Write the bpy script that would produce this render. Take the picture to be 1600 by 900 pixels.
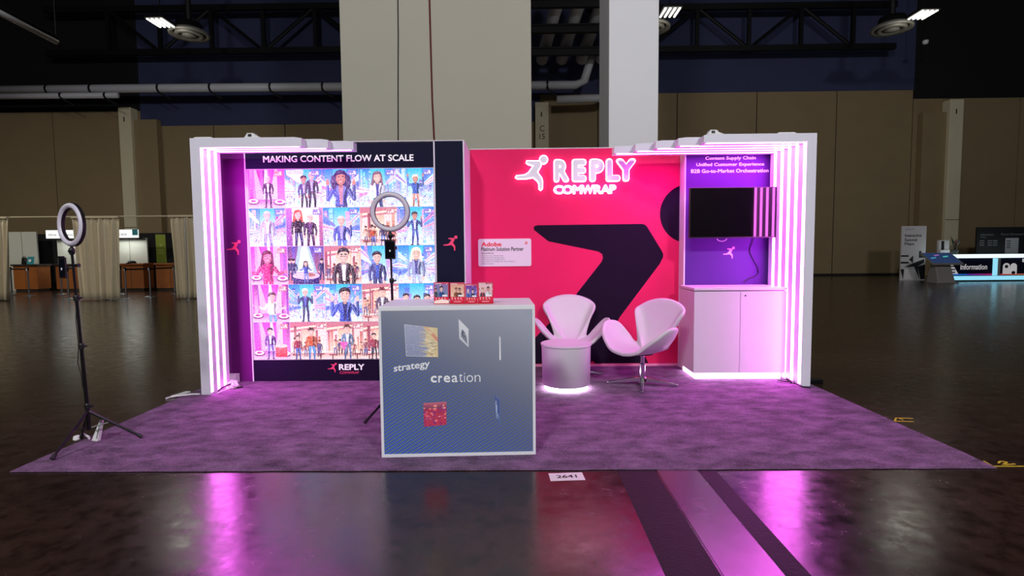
import bpy, bmesh, math, random
from mathutils import Matrix, Vector, Euler

# ------------------------------------------------------------------ clear
for o in list(bpy.data.objects):
    bpy.data.objects.remove(o, do_unlink=True)
scene = bpy.context.scene
COL = scene.collection
R = math.radians
PI = math.pi

# ------------------------------------------------------------------ camera
cam_d = bpy.data.cameras.new('camera')
cam = bpy.data.objects.new('camera', cam_d)
COL.objects.link(cam)
cam_d.sensor_width = 36.0
cam_d.lens = 36.0 * 835.0 / 1600.0
cam_d.clip_end = 200
cam.matrix_world = (Matrix.Translation((0, 0, 1.352))
                    @ Matrix.Rotation(math.atan2(10, 835), 4, 'Z')
                    @ Matrix.Rotation(PI / 2 - math.atan2(54, 835), 4, 'X')
                    @ Matrix.Rotation(R(-.5), 4, 'Z'))
scene.camera = cam

# ------------------------------------------------------------------ world and exposure
w = bpy.data.worlds.new('hall_dusk')
scene.world = w
w.use_nodes = True
w.node_tree.nodes['Background'].inputs[0].default_value = (.55, .62, 1, 1)
w.node_tree.nodes['Background'].inputs[1].default_value = .004
vs = scene.view_settings
vs.view_transform = 'Standard'
vs.look = 'None'
vs.exposure = 0.0
vs.gamma = 1.0
vs.use_curve_mapping = False

HALL_LAMP_POWER = 4300.0     # luminaires over the visitors' side, out of frame
FAR_LAMP_POWER = 75.0      # the luminaires seen at the back of the hall
LED = (1.0, .13, .95)
LED_POWER = 26.0


# ------------------------------------------------------------------ colour + materials
def lin(c):
    r = []
    for v in c[:3]:
        v = v / 255.0
        r.append(v / 12.92 if v <= .04045 else ((v + .055) / 1.055) ** 2.4)
    return tuple(r) + (1.0,)


MATS = {}


def mat(name, col=(200, 200, 200), rough=.5, metal=0.0, emit=None, estr=0.0, noise=0.0, nscale=20.0,
        bump=0.0, bscale=60.0, spec=.5, coat=0.0, trans=0.0):
    """principled material; optional mottling (noise) and fine relief (bump) in object space"""
    if name in MATS:
        return MATS[name]
    m = bpy.data.materials.new(name)
    m.use_nodes = True
    nt = m.node_tree
    b = nt.nodes['Principled BSDF']
    c = lin(col)
    b.inputs['Base Color'].default_value = c
    b.inputs['Roughness'].default_value = rough
    b.inputs['Metallic'].default_value = metal
    b.inputs['Specular IOR Level'].default_value = spec
    b.inputs['Coat Weight'].default_value = coat
    b.inputs['Transmission Weight'].default_value = trans
    if emit:
        b.inputs['Emission Color'].default_value = (emit[0], emit[1], emit[2], 1)
        b.inputs['Emission Strength'].default_value = estr
    if noise or bump:
        tc = nt.nodes.new('ShaderNodeTexCoord')
    if noise:
        n = nt.nodes.new('ShaderNodeTexNoise')
        n.inputs['Scale'].default_value = nscale
        n.inputs['Detail'].default_value = 6
        nt.links.new(tc.outputs['Object'], n.inputs['Vector'])
        mx = nt.nodes.new('ShaderNodeMix')
        mx.data_type = 'RGBA'
        mx.inputs['A'].default_value = tuple(v * (1 - noise) for v in c[:3]) + (1,)
        mx.inputs['B'].default_value = tuple(min(1, v * (1 + noise)) for v in c[:3]) + (1,)
        nt.links.new(n.outputs['Fac'], mx.inputs['Factor'])
        nt.links.new(mx.outputs['Result'], b.inputs['Base Color'])
    if bump:
        n2 = nt.nodes.new('ShaderNodeTexNoise')
        n2.inputs['Scale'].default_value = bscale
        n2.inputs['Detail'].default_value = 4
        nt.links.new(tc.outputs['Object'], n2.inputs['Vector'])
        bp = nt.nodes.new('ShaderNodeBump')
        bp.inputs['Strength'].default_value = bump
        bp.inputs['Distance'].default_value = .01
        nt.links.new(n2.outputs['Fac'], bp.inputs['Height'])
        nt.links.new(bp.outputs['Normal'], b.inputs['Normal'])
    MATS[name] = m
    return m


def print_mat(name, estr=0.0, rough=.6, base=1.0, detail=0.0):
    """flat print: colours come from the painted faces; backlit prints also glow"""
    if name in MATS:
        return MATS[name]
    m = bpy.data.materials.new(name)
    m.use_nodes = True
    nt = m.node_tree
    b = nt.nodes['Principled BSDF']
    at = nt.nodes.new('ShaderNodeAttribute')
    at.attribute_name = 'ink'
    src = at.outputs['Color']
    if detail:
        # brush strokes and sparkle of the illustration
        tc = nt.nodes.new('ShaderNodeTexCoord')
        n = nt.nodes.new('ShaderNodeTexNoise')
        n.inputs['Scale'].default_value = 70
        n.inputs['Detail'].default_value = 4
        n.inputs['Roughness'].default_value = .75
        nt.links.new(tc.outputs['Object'], n.inputs['Vector'])
        rp = nt.nodes.new('ShaderNodeMapRange')
        rp.inputs['From Min'].default_value = .3
        rp.inputs['From Max'].default_value = .7
        rp.inputs['To Min'].default_value = 1 - detail
        rp.inputs['To Max'].default_value = 1 + detail
        nt.links.new(n.outputs['Fac'], rp.inputs['Value'])
        vm = nt.nodes.new('ShaderNodeVectorMath')
        vm.operation = 'SCALE'
        nt.links.new(src, vm.inputs[0])
        nt.links.new(rp.outputs['Result'], vm.inputs['Scale'])
        n4 = nt.nodes.new('ShaderNodeTexNoise')
        n4.inputs['Scale'].default_value = 110
        n4.inputs['Detail'].default_value = 2
        nt.links.new(tc.outputs['Object'], n4.inputs['Vector'])
        r4 = nt.nodes.new('ShaderNodeMapRange')
        r4.inputs['From Min'].default_value = .52
        r4.inputs['From Max'].default_value = .68
        r4.inputs['To Min'].default_value = 0
        r4.inputs['To Max'].default_value = .35
        nt.links.new(n4.outputs['Fac'], r4.inputs['Value'])
        mw = nt.nodes.new('ShaderNodeMix')
        mw.data_type = 'RGBA'
        mw.inputs['B'].default_value = (1, .96, 1, 1)
        nt.links.new(r4.outputs['Result'], mw.inputs['Factor'])
        nt.links.new(vm.outputs['Vector'], mw.inputs['A'])
        gm = nt.nodes.new('ShaderNodeGamma')
        gm.inputs['Gamma'].default_value = 1.2
        nt.links.new(mw.outputs['Result'], gm.inputs['Color'])
        src = gm.outputs['Color']
    if base != 1.0:
        vb = nt.nodes.new('ShaderNodeVectorMath')
        vb.operation = 'SCALE'
        vb.inputs['Scale'].default_value = base
        nt.links.new(src, vb.inputs[0])
        nt.links.new(vb.outputs['Vector'], b.inputs['Base Color'])
    else:
        nt.links.new(src, b.inputs['Base Color'])
    b.inputs['Roughness'].default_value = rough
    b.inputs['Specular IOR Level'].default_value = .3
    if estr:
        nt.links.new(src, b.inputs['Emission Color'])
        b.inputs['Emission Strength'].default_value = estr
    MATS[name] = m
    return m


# ------------------------------------------------------------------ mesh helpers
def link(name, me, m=None, parent=None, loc=(0, 0, 0), rot=(0, 0, 0), smooth=False):
    if m is not None and not me.materials:
        me.materials.append(m)
    if smooth:
        for p in me.polygons:
            p.use_smooth = True
    o = bpy.data.objects.new(name, me)
    COL.objects.link(o)
    o.location = loc
    o.rotation_euler = rot
    if parent is not None:
        o.parent = parent
    return o


def tag(o, label=None, cat=None, group=None, kind=None):
    if label:
        o['label'] = label
    if cat:
        o['category'] = cat
    if group:
        o['group'] = group
    if kind:
        o['kind'] = kind
    return o


def thing(name, label, cat, loc=(0, 0, 0), rz=0.0, group=None):
    o = bpy.data.objects.new(name, None)
    o.empty_display_size = .1
    COL.objects.link(o)
    o.location = loc
    o.rotation_euler = (0, 0, rz)
    return tag(o, label, cat, group)


def part_label(o, label):
    o['label'] = label
    return o


class MB:
    """collects simple shapes into one mesh"""

    def __init__(s):
        s.v = []
        s.f = []

    def add(s, vs_, fs):
        n = len(s.v)
        s.v += [tuple(q) for q in vs_]
        s.f += [tuple(i + n for i in f) for f in fs]
        return s

    def box(s, x0, y0, z0, x1, y1, z1, M=None):
        vs_ = [Vector(p) for p in ((x0, y0, z0), (x1, y0, z0), (x1, y1, z0), (x0, y1, z0),
                                   (x0, y0, z1), (x1, y0, z1), (x1, y1, z1), (x0, y1, z1))]
        if M is not None:
            vs_ = [M @ p for p in vs_]
        return s.add(vs_, ((0, 3, 2, 1), (4, 5, 6, 7), (0, 1, 5, 4), (1, 2, 6, 5), (2, 3, 7, 6), (3, 0, 4, 7)))

    def tube(s, pts, r, n=10, closed=False, caps=True):
        pts = [Vector(p) for p in pts]
        rr = r if isinstance(r, (list, tuple)) else [r] * len(pts)
        up = Vector((0, 0, 1))
        rings = []
        N = len(pts)
        prev = None
        for i, p in enumerate(pts):
            a = pts[(i - 1) % N] if (closed or i > 0) else p
            b = pts[(i + 1) % N] if (closed or i < N - 1) else p
            t = (b - a).normalized()
            if prev is None:
                u = t.cross(up)
                if u.length < 1e-3:
                    u = t.cross(Vector((0, 1, 0)))
            else:
                u = prev - t * prev.dot(t)
            u.normalize()
            prev = u
            q = t.cross(u)
            rings.append([p + (u * math.cos(2 * PI * k / n) + q * math.sin(2 * PI * k / n)) * rr[i] for k in range(n)])
        fs = []
        for i in range(N if closed else N - 1):
            j = (i + 1) % N
            for k in range(n):
                l = (k + 1) % n
                fs.append((i * n + k, i * n + l, j * n + l, j * n + k))
        if caps and not closed:
            fs.append(tuple(range(n))[::-1])
            fs.append(tuple((N - 1) * n + k for k in range(n)))
        return s.add([v for rg in rings for v in rg], fs)

    def lathe(s, prof, n=32, c=(0, 0, 0), close_bottom=True, close_top=True):
        vs_ = []
        for (r, z) in prof:
            for k in range(n):
                a = 2 * PI * k / n
                vs_.append((c[0] + r * math.cos(a), c[1] + r * math.sin(a), c[2] + z))
        fs = []
        for i in range(len(prof) - 1):
            for k in range(n):
                l = (k + 1) % n
                fs.append((i * n + k, i * n + l, (i + 1) * n + l, (i + 1) * n + k))
        if close_bottom:
            fs.append(tuple(range(n))[::-1])
        if close_top:
            fs.append(tuple((len(prof) - 1) * n + k for k in range(n)))
        return s.add(vs_, fs)

    def prism_xz(s, pts, y0, y1):
        """outline in x,z extruded from y0 (front) to y1"""
        n = len(pts)
        vs_ = [(x, y0, z) for x, z in pts] + [(x, y1, z) for x, z in pts]
        fs = [tuple(range(n)), tuple(range(n, 2 * n))[::-1]]
        for i in range(n):
            j = (i + 1) % n
            fs.append((j, i, n + i, n + j))
        return s.add(vs_, fs)

    def prism_xy(s, pts, z0, z1):
        n = len(pts)
        vs_ = [(x, y, z0) for x, y in pts] + [(x, y, z1) for x, y in pts]
        fs = [tuple(range(n))[::-1], tuple(range(n, 2 * n))]
        for i in range(n):
            j = (i + 1) % n
            fs.append((i, j, n + j, n + i))
        return s.add(vs_, fs)

    def mesh(s, name):
        me = bpy.data.meshes.new(name)
        me.from_pydata(s.v, [], s.f)
        bm = bmesh.new()
        bm.from_mesh(me)
        bmesh.ops.recalc_face_normals(bm, faces=bm.faces)
        bm.to_mesh(me)
        bm.free()
        return me

    def build(s, name, m, parent=None, loc=(0, 0, 0), rot=(0, 0, 0), smooth=False, bevel=0.0, seg=2):
        me = s.mesh(name)
        o = link(name, me, m, parent, loc, rot, smooth)
        if bevel:
            md = o.modifiers.new('bevel', 'BEVEL')
            md.width = bevel
            md.segments = seg
            md.limit_method = 'ANGLE'
        return o


def copy_tree(o, parent=None):
    c = o.copy()
    COL.objects.link(c)
    c.parent = parent
    for ch in list(o.children):
        copy_tree(ch, c)
    return c


# ------------------------------------------------------------------ flat print painter
def clip_poly(pts, x0, z0, x1, z1):
    def cut(ps, inside, inter):
        out = []
        for i in range(len(ps)):
            a, b = ps[i - 1], ps[i]
            ia, ib = inside(a), inside(b)
            if ib:
                if not ia:
                    out.append(inter(a, b))
                out.append(b)
            elif ia:
                out.append(inter(a, b))
        return out

    def ix(v):
        return lambda a, b: (v, a[1] + (b[1] - a[1]) * (v - a[0]) / (b[0] - a[0]))

    def iz(v):
        return lambda a, b: (a[0] + (b[0] - a[0]) * (v - a[1]) / (b[1] - a[1]), v)
    for ins, it in ((lambda p: p[0] >= x0, ix(x0)), (lambda p: p[0] <= x1, ix(x1)),
                    (lambda p: p[1] >= z0, iz(z0)), (lambda p: p[1] <= z1, iz(z1))):
        if not pts:
            return []
        pts = cut(pts, ins, it)
    return pts


class Paint:
    """a picture printed on a flat panel: polygons in u (right) and v (up), later ones on top"""

    def __init__(s, w=1.0, h=1.0, W=1.0, H=1.0, step=.00004):
        s.W, s.H = W, H          # size in metres of the unit square
        s.w, s.h = w, h
        s.step = step
        s.v, s.f, s.c = [], [], []
        s.k = 0

    def poly(s, pts, col):
        pts = clip_poly([tuple(p) for p in pts], 0, 0, s.w, s.h)
        if len(pts) < 3:
            return
        n = len(s.v)
        y = -s.k * s.step
        s.k += 1
        s.v += [(p[0] * s.W, y, p[1] * s.H) for p in pts]
        s.f.append(tuple(range(n, n + len(pts))))
        s.c += [lin(col)] * len(pts)

    def rect(s, x0, z0, x1, z1, c0, c1=None, horiz=False):
        """c0 at the bottom (left), c1 at the top (right)"""
        x0, x1 = max(0, x0), min(s.w, x1)
        z0, z1 = max(0, z0), min(s.h, z1)
        if x1 <= x0 or z1 <= z0:
            return
        c1 = c1 or c0
        n = len(s.v)
        y = -s.k * s.step
        s.k += 1
        s.v += [(p[0] * s.W, y, p[1] * s.H) for p in ((x0, z0), (x1, z0), (x1, z1), (x0, z1))]
        s.f.append((n, n + 1, n + 2, n + 3))
        a, b = lin(c0), lin(c1)
        s.c += [a, b, b, a] if horiz else [a, a, b, b]

    def ell(s, cx, cz, rx, rz, col, n=14, rot=0.0, a0=0, a1=360):
        ps = []
        full = (a1 - a0) >= 360
        for k in range(n):
            a = R(a0 + (a1 - a0) * k / (n if full else n - 1))
            x, z = rx * math.cos(a), rz * math.sin(a)
            ps.append((cx + x * math.cos(rot) - z * math.sin(rot), cz + x * math.sin(rot) + z * math.cos(rot)))
        s.poly(ps, col)

    def bar(s, a, b, wa, wb, col):
        dx, dz = b[0] - a[0], b[1] - a[1]
        L = math.hypot(dx, dz) or 1e-6
        nx, nz = -dz / L, dx / L
        s.poly([(a[0] + nx * wa / 2, a[1] + nz * wa / 2), (a[0] - nx * wa / 2, a[1] - nz * wa / 2),
                (b[0] - nx * wb / 2, b[1] - nz * wb / 2), (b[0] + nx * wb / 2, b[1] + nz * wb / 2)], col)

    def build(s, name, m, parent=None, loc=(0, 0, 0), rot=(0, 0, 0)):
        me = bpy.data.meshes.new(name)
        me.from_pydata(s.v, [], s.f)
        ca = me.color_attributes.new('ink', 'FLOAT_COLOR', 'POINT')
        for i, c in enumerate(s.c):
            ca.data[i].color = c
        me.update()
        return link(name, me, m, parent, loc, rot)


# ------------------------------------------------------------------ lettering
def letters(name, text, m, parent, rect, y, weight=0.0, depth=.0015, slant=0.0, loc_base=(0, 0, 0)):
    """real letter geometry fitted into rect = (x0, z0, x1, z1), standing on the plane y (facing -y)"""
    cu = bpy.data.curves.new(name, 'FONT')
    cu.body = text
    cu.size = 1.0
    cu.offset = min(0.0, weight)
    cu.extrude = .0
    cu.resolution_u = 3
    tmp = bpy.data.objects.new('tmp_text', cu)
    me0 = tmp.to_mesh()
    vv = [v.co.copy() for v in me0.vertices]
    ff = [tuple(p.vertices) for p in me0.polygons]
    tmp.to_mesh_clear()
    bpy.data.objects.remove(tmp)
    bpy.data.curves.remove(cu)
    if weight > 0:            # heavier stroke: the glyphs swept around a small circle
        v0, f0 = vv, ff
        vv, ff = [], []
        for k in range(9):
            d = Vector((0, 0, 0)) if k == 8 else Vector((math.cos(k * PI / 4), math.sin(k * PI / 4), 0)) * weight
            n0 = len(vv)
            vv += [v + d + Vector((0, 0, k * .00008)) for v in v0]     # each a hair proud of the last
            ff += [tuple(i + n0 for i in f) for f in f0]
    xs = [v.x for v in vv]
    ys = [v.y for v in vv]
    x0, z0, x1, z1 = rect
    sx = (x1 - x0) / (max(xs) - min(xs))
    sz = (z1 - z0) / (max(ys) - min(ys))
    P = [(x0 + (v.x - min(xs)) * sx, z0 + (v.y - min(ys)) * sz + slant * (v.x - min(xs)) * sx) for v in vv]
    bx, by, bz = loc_base
    me = bpy.data.meshes.new(name)
    verts = [(p[0] - bx, y - by - depth - v.z, p[1] - bz) for p, v in zip(P, vv)]
    me.from_pydata(verts, [], ff)
    bm = bmesh.new()
    bm.from_mesh(me)
    r = bmesh.ops.extrude_face_region(bm, geom=list(bm.faces))
    for g in r['geom']:
        if isinstance(g, bmesh.types.BMVert):
            g.co.y += depth
    bmesh.ops.recalc_face_normals(bm, faces=bm.faces)
    bm.to_mesh(me)
    bm.free()
    return link(name, me, m, parent)


RUN = [(316, 238), (384, 239), (391, 246), (391, 262), (371, 298), (380, 312), (394, 330), (399, 350), (397, 388),
       (390, 394), (383, 388), (383, 362), (374, 345), (350, 325), (338, 326), (310, 331), (262, 331), (254, 325),
       (258, 318), (300, 315), (322, 304), (332, 292), (354, 262), (322, 252), (314, 245)]


def grow(pts, d):
    """offset an outline outwards by d"""
    n = len(pts)
    area = sum(pts[i - 1][0] * pts[i][1] - pts[i][0] * pts[i - 1][1] for i in range(n))
    sg = 1 if area > 0 else -1
    out = []
    for i in range(n):
        a, b, c = Vector(pts[i - 1]), Vector(pts[i]), Vector(pts[(i + 1) % n])
        n1 = (b - a).normalized()
        n2 = (c - b).normalized()
        nn = (Vector((n1.y, -n1.x)) + Vector((n2.y, -n2.x)))
        nn = nn.normalized() if nn.length > 1e-6 else Vector((n1.y, -n1.x))
        k = 1 / max(.6, nn.dot(Vector((n1.y, -n1.x))))
        out.append(tuple(b + nn * sg * d * k))
    return out


def runner_shapes(x0, z0, size, g=0.0):
    s = size / 184.0
    body = [(x0 + (x - 254) * s, z0 + (394 - y) * s) for x, y in RUN]
    hx, hz, hr = x0 + (407 - 254) * s, z0 + (394 - 230) * s, 20 * s
    head = [(hx + (hr + g) * math.cos(2 * PI * k / 24), hz + (hr + g) * math.sin(2 * PI * k / 24)) for k in range(24)]
    if g:
        body = grow(body, g)
    return body, head


def runner(name, x0, z0, size, y, depth, m, parent, base=(0, 0, 0), g=0.0):
    body, head = runner_shapes(x0, z0, size, g)
    b = MB()
    sh = lambda ps: [(p[0] - base[0], p[1] - base[2]) for p in ps]
    b.prism_xz(sh(body), y - depth - base[1], y - base[1])
    b.prism_xz(sh(head), y - depth - base[1] - .0004, y - base[1])
    return b.build(name, m, parent)


# ------------------------------------------------------------------ base materials
M_white = mat('white_laminate', (226, 226, 232), .42, noise=.03, nscale=8)
M_whitecab = mat('white_cabinet_laminate', (204, 200, 206), .38, noise=.02, nscale=6)
M_black = mat('black_plastic', (16, 16, 18), .45, bump=.05, bscale=300)
M_blackmetal = mat('black_painted_metal', (14, 13, 16), .35, metal=.3, noise=.1)
M_chrome = mat('polished_chrome', (215, 215, 220), .12, metal=1.0, noise=.03, nscale=15)
M_steel = mat('brushed_steel', (150, 150, 152), .3, metal=.9, noise=.08)
M_led = mat('magenta_led_diffuser', (240, 225, 240), .5, emit=LED, estr=LED_POWER)
M_glow = mat('white_led_glow', (240, 240, 240), .5, emit=(1, .96, 1), estr=20)
M_ink = mat('black_ink', (22, 22, 26), .6, noise=.05)
M_redink = mat('red_ink', (225, 20, 30), .6, noise=.05)
M_whiteink = mat('glowing_white_ink', (240, 240, 240), .6, emit=(1, .95, 1), estr=.25, noise=.02)  # ink given a faint glow of its own
M_pinkink = mat('coral_pink_ink', (255, 70, 120), .6, noise=.03)


# ================================================================== SETTING
# floor: polished brown concrete
def floor_material():
    m = bpy.data.materials.new('polished_brown_concrete')
    m.use_nodes = True
    nt = m.node_tree
    b = nt.nodes['Principled BSDF']
    tc = nt.nodes.new('ShaderNodeTexCoord')
    n1 = nt.nodes.new('ShaderNodeTexNoise')
    n1.inputs['Scale'].default_value = .7
    n1.inputs['Detail'].default_value = 8
    n1.inputs['Roughness'].default_value = .62
    nt.links.new(tc.outputs['Object'], n1.inputs['Vector'])
    cr = nt.nodes.new('ShaderNodeValToRGB')
    cr.color_ramp.elements[0].position = .3
    cr.color_ramp.elements[0].color = lin((30, 20, 16))
    cr.color_ramp.elements[1].position = .72
    cr.color_ramp.elements[1].color = lin((64, 46, 38))
    nt.links.new(n1.outputs['Fac'], cr.inputs['Fac'])
    # scratches and stains
    n2 = nt.nodes.new('ShaderNodeTexNoise')
    n2.inputs['Scale'].default_value = 9
    n2.inputs['Detail'].default_value = 9
    n2.inputs['Roughness'].default_value = .7
    nt.links.new(tc.outputs['Object'], n2.inputs['Vector'])
    mr = nt.nodes.new('ShaderNodeMapRange')
    mr.inputs['From Min'].default_value = .35
    mr.inputs['From Max'].default_value = .7
    mr.inputs['To Min'].default_value = .16
    mr.inputs['To Max'].default_value = .30
    nt.links.new(n2.outputs['Fac'], mr.inputs['Value'])
    nt.links.new(mr.outputs['Result'], b.inputs['Roughness'])
    mx = nt.nodes.new('ShaderNodeMix')
    mx.data_type = 'RGBA'
    mx.blend_type = 'MULTIPLY'
    mx.inputs['Factor'].default_value = .6
    cr2 = nt.nodes.new('ShaderNodeValToRGB')
    cr2.color_ramp.elements[0].position = .38
    cr2.color_ramp.elements[0].color = (.25, .25, .25, 1)
    cr2.color_ramp.elements[1].position = .52
    cr2.color_ramp.elements[1].color = (1, 1, 1, 1)
    nt.links.new(n2.outputs['Fac'], cr2.inputs['Fac'])
    nt.links.new(cr.outputs['Color'], mx.inputs['A'])
    nt.links.new(cr2.outputs['Color'], mx.inputs['B'])
    nt.links.new(mx.outputs['Result'], b.inputs['Base Color'])
    # slow waves of a hand-finished slab, and fine grit
    n3 = nt.nodes.new('ShaderNodeTexNoise')
    n3.inputs['Scale'].default_value = 3.0
    n3.inputs['Detail'].default_value = 3
    nt.links.new(tc.outputs['Object'], n3.inputs['Vector'])
    bp = nt.nodes.new('ShaderNodeBump')
    bp.inputs['Strength'].default_value = .12
    bp.inputs['Distance'].default_value = .02
    nt.links.new(n3.outputs['Fac'], bp.inputs['Height'])
    bp2 = nt.nodes.new('ShaderNodeBump')
    bp2.inputs['Strength'].default_value = .05
    bp2.inputs['Distance'].default_value = .004
    nt.links.new(n2.outputs['Fac'], bp2.inputs['Height'])
    nt.links.new(bp.outputs['Normal'], bp2.inputs['Normal'])
    nt.links.new(bp2.outputs['Normal'], b.inputs['Normal'])
    b.inputs['Specular IOR Level'].default_value = .8
    return m


M_floor = floor_material()
fl = MB().box(-34, -14, -.2, 34, 31, 0).build('floor', M_floor)
tag(fl, 'dark brown polished concrete hall floor', kind='structure')

# cable trench crossing the floor: patched bands and a smooth cover plate
M_band = mat('patched_dark_concrete', (26, 22, 22), .62, spec=.3, noise=.5, nscale=14, bump=.25, bscale=50)
M_plate = mat('worn_trench_cover', (84, 54, 74), .26, noise=.25, nscale=6, bump=.05, bscale=30, spec=1.0)
b = MB()
b.box(.605, -6, .0, .838, 28, .0012)
b.box(1.105, -6, .0, 1.212, 28, .0012)
o = b.build('trench_patch', M_band, fl)
part_label(o, 'dark patched bands along the trench cover')
rnd = random.Random(4)
y = -3.1
while y < 3.3:
    L = 2.13
    MB().box(.848, y, 0, 1.097, y + L - .004, .003).build('trench_cover_plate', M_plate, fl)
    y += L

# ceiling deck
M_deck = mat('black_ceiling_deck', (9, 9, 13), .9, noise=.2, nscale=2)
tag(MB().box(-34, -14, 15, 34, 31, 15.3).build('ceiling', M_deck), 'black painted hall ceiling deck', kind='structure')

# back wall: tan panels below, dark blue above
M_tan = mat('tan_wall_panel', (150, 130, 96), .7, noise=.12, nscale=.8, bump=.05, bscale=8)
M_navy = mat('dark_blue_upper_wall', (58, 64, 100), .85, noise=.15, nscale=1.0)
M_seam = mat('wall_seam_shadow_gap', (30, 27, 22), .8, noise=.1)
wb = bpy.data.objects.new('wall_back', None)
COL.objects.link(wb)
wb.location = (0, 29, 0)
tag(wb, 'far hall wall with tan panels below and dark blue band above', kind='structure')


M_bandfalloff = mat('upper_wall_light_falloff', (14, 14, 18), .9, noise=.15, nscale=1.0)  # light falling off at the wall ends, put into the band colour


def wall_sec(x0, x1, ztop, seams, band=None):
    xs = [x0] + seams + [x1]
    for a, c in zip(xs, xs[1:]):
        MB().box(a + .025, 0, 0, c - .025, .3, ztop).build('wall_panel', M_tan, wb)
    MB().box(x0, .06, 0, x1, .32, ztop).build('panel_gap', M_seam, wb)
    MB().box(x0, -.02, ztop, x1, .3, 15).build('upper_band', band or M_navy, wb)


wall_sec(-34, -20.2, 9.15, [-30, -25], M_bandfalloff)
wall_sec(-20.2, 1.2, 8.35, [-16.3, -12.45, -8.6, -4.4, -.2])
wall_sec(1.2, 20.9, 9.75, [4.3, 8.5, 12.7, 16.9])
wall_sec(20.9, 22.7, 9.3, [], M_bandfalloff)
wall_sec(22.7, 34, 9.3, [26.5, 30], M_bandfalloff)
MB().box(-34, -.05, 0, 34, .0, .12).build('wall_base', M_seam, wb)
M_side = mat('dark_side_wall', (60, 52, 40), .8, noise=.15, nscale=1)
tag(MB().box(-34.3, -14, 0, -34, 31, 15).build('wall_left', M_side), 'dark far left hall wall', kind='structure')
tag(MB().box(34, -14, 0, 34.3, 31, 15).build('wall_right', M_side), 'dark far right hall wall', kind='structure')
tag(MB().box(-34, -14.3, 0, 34, -14, 15).build('wall_front', M_side), 'dark hall wall behind the viewer', kind='structure')

# ---- pilasters on the back wall
M_pil = mat('pale_pilaster_paint', (226, 216, 184), .65, noise=.08, nscale=1.5)


def pilaster(x0, x1, xs, ztop, label, sign=None):
    t = thing('pilaster', label, 'pilaster', ((x0 + x1) / 2, 28.4, 0), group='pilasters on the far wall')
    cx = (x0 + x1) / 2
    MB().box(x0 - cx, 0, 0, x1 - cx, .55, ztop).build('shaft', M_pil, t, bevel=.02)
    # deeper wing beside the shaft
    a, c = (x1 - cx, xs - cx) if xs > x1 else (xs - cx, x0 - cx)
    MB().box(a, .2, 0, c, .55, ztop - .6).build('side_wing', M_tan, t)
    MB().box(x0 - cx - .004, -.006, 2.9, x1 - cx + .004, 0, 2.93).build('joint_line', M_seam, t)
    MB().box(-.06, -.006, ztop - .75, .0, 0, ztop - .5).build('junction_box', M_seam, t)
    return t


pilaster(-20.98, -20.32, -19.1, 9.2, 'pale wall pilaster behind the cream drapes at left')
pilaster(22.38, 23.08, 21.15, 9.1, 'pale wall pilaster behind the lit information counter')
pm = pilaster(.95, 1.65, 1.9, 9.2, 'narrow wall pilaster seen between the two big columns')
letters('lettering', 'C', M_ink, pm, (-.12, 7.7, .12, 8.0), -.004)
letters('lettering', '15', M_ink, pm, (-.14, 7.3, .14, 7.58), -.004)

# ---- big columns behind the booth
M_colA = mat('warm_grey_column_paint', (178, 174, 158), .7, noise=.04, nscale=.9, bump=.03, bscale=6)
M_colB = mat('white_column_paint', (226, 226, 228), .6, noise=.03, nscale=.9, bump=.02, bscale=6)
t = thing('wide_column', 'wide warm grey column rising behind the booth', 'column', (-1.27, 8.6, 0))
MB().box(-1.5, 0, 0, 1.5, 1.0, 15).build('shaft', M_colA, t, bevel=.01)
M_cable1 = mat('dark_grey_cable', (40, 36, 34), .5, noise=.1)
M_cable2 = mat('dark_red_cable', (96, 26, 20), .5, noise=.4, nscale=1.2)


def wpt(x, z):
    return (x + 1.27, -.012, z)


o = MB().tube([wpt(-1.83, 6.5), wpt(-1.85, 4.8), wpt(-1.87, 4.0), wpt(-1.90, 2.6), wpt(-1.90, .3)], .009, 6).build('cable', M_cable1, t)
part_label(o, 'thin dark grey cable hanging down the column')
o = MB().tube([wpt(-1.36, 6.5), wpt(-1.345, 4.8), wpt(-1.335, 3.8), wpt(-1.31, 3.0), wpt(-1.29, .3)], .014, 6).build('cable', M_cable2, t)
part_label(o, 'dark red cable hanging down the column')
t = thing('narrow_column', 'narrow white square column behind the pink wall', 'column', (1.75, 8.2, 0))
MB().box(-.37, 0, 0, .37, .95, 15).build('shaft', M_colB, t, bevel=.01)

# ---- roof truss against the back wall
M_truss = mat('black_steel_truss', (12, 12, 16), .6, metal=.3, noise=.1)


def truss(x0, x1, zb, zt, step, ph, label):
    t = thing('roof_truss', label, 'truss', ((x0 + x1) / 2, 27.8, zb), group='roof trusses along the far wall')
    cx = (x0 + x1) / 2
    MB().box(x0 - cx, -.14, -.14, x1 - cx, .14, .14).build('bottom_chord', M_truss, t)
    MB().box(x0 - cx, -.14, zt - zb - .14, x1 - cx, .14, zt - zb + .14).build('top_chord', M_truss, t)
    x = x0 + ph
    k = 0
    while x < x1 - .1:
        MB().box(x - cx - .09, -.08, 0, x - cx + .09, .08, zt - zb).build('vertical_web', M_truss, t)
        if x + step < x1:
            a, c = ((x - cx, zt - zb), (x + step - cx, 0)) if k % 2 == 0 else ((x - cx, 0), (x + step - cx, zt - zb))
            MB().tube([(a[0], 0, a[1]), (c[0], 0, c[1])], .09, 6).build('diagonal_web', M_truss, t)
        x += step
        k += 1


truss(-24, -5, 11.75, 13.9, 2.65, 3.2, 'black roof truss above the white pipes at upper left')
truss(3.5, 19, 11.55, 13.6, 2.6, .4, 'black roof truss right of the white column')

# ---- pipes
M_pipe = mat('grey_white_pipe_jacket', (206, 206, 212), .45, noise=.08, nscale=2)
M_strap = mat('black_pipe_hanger', (14, 14, 16), .5, noise=.1)


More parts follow.
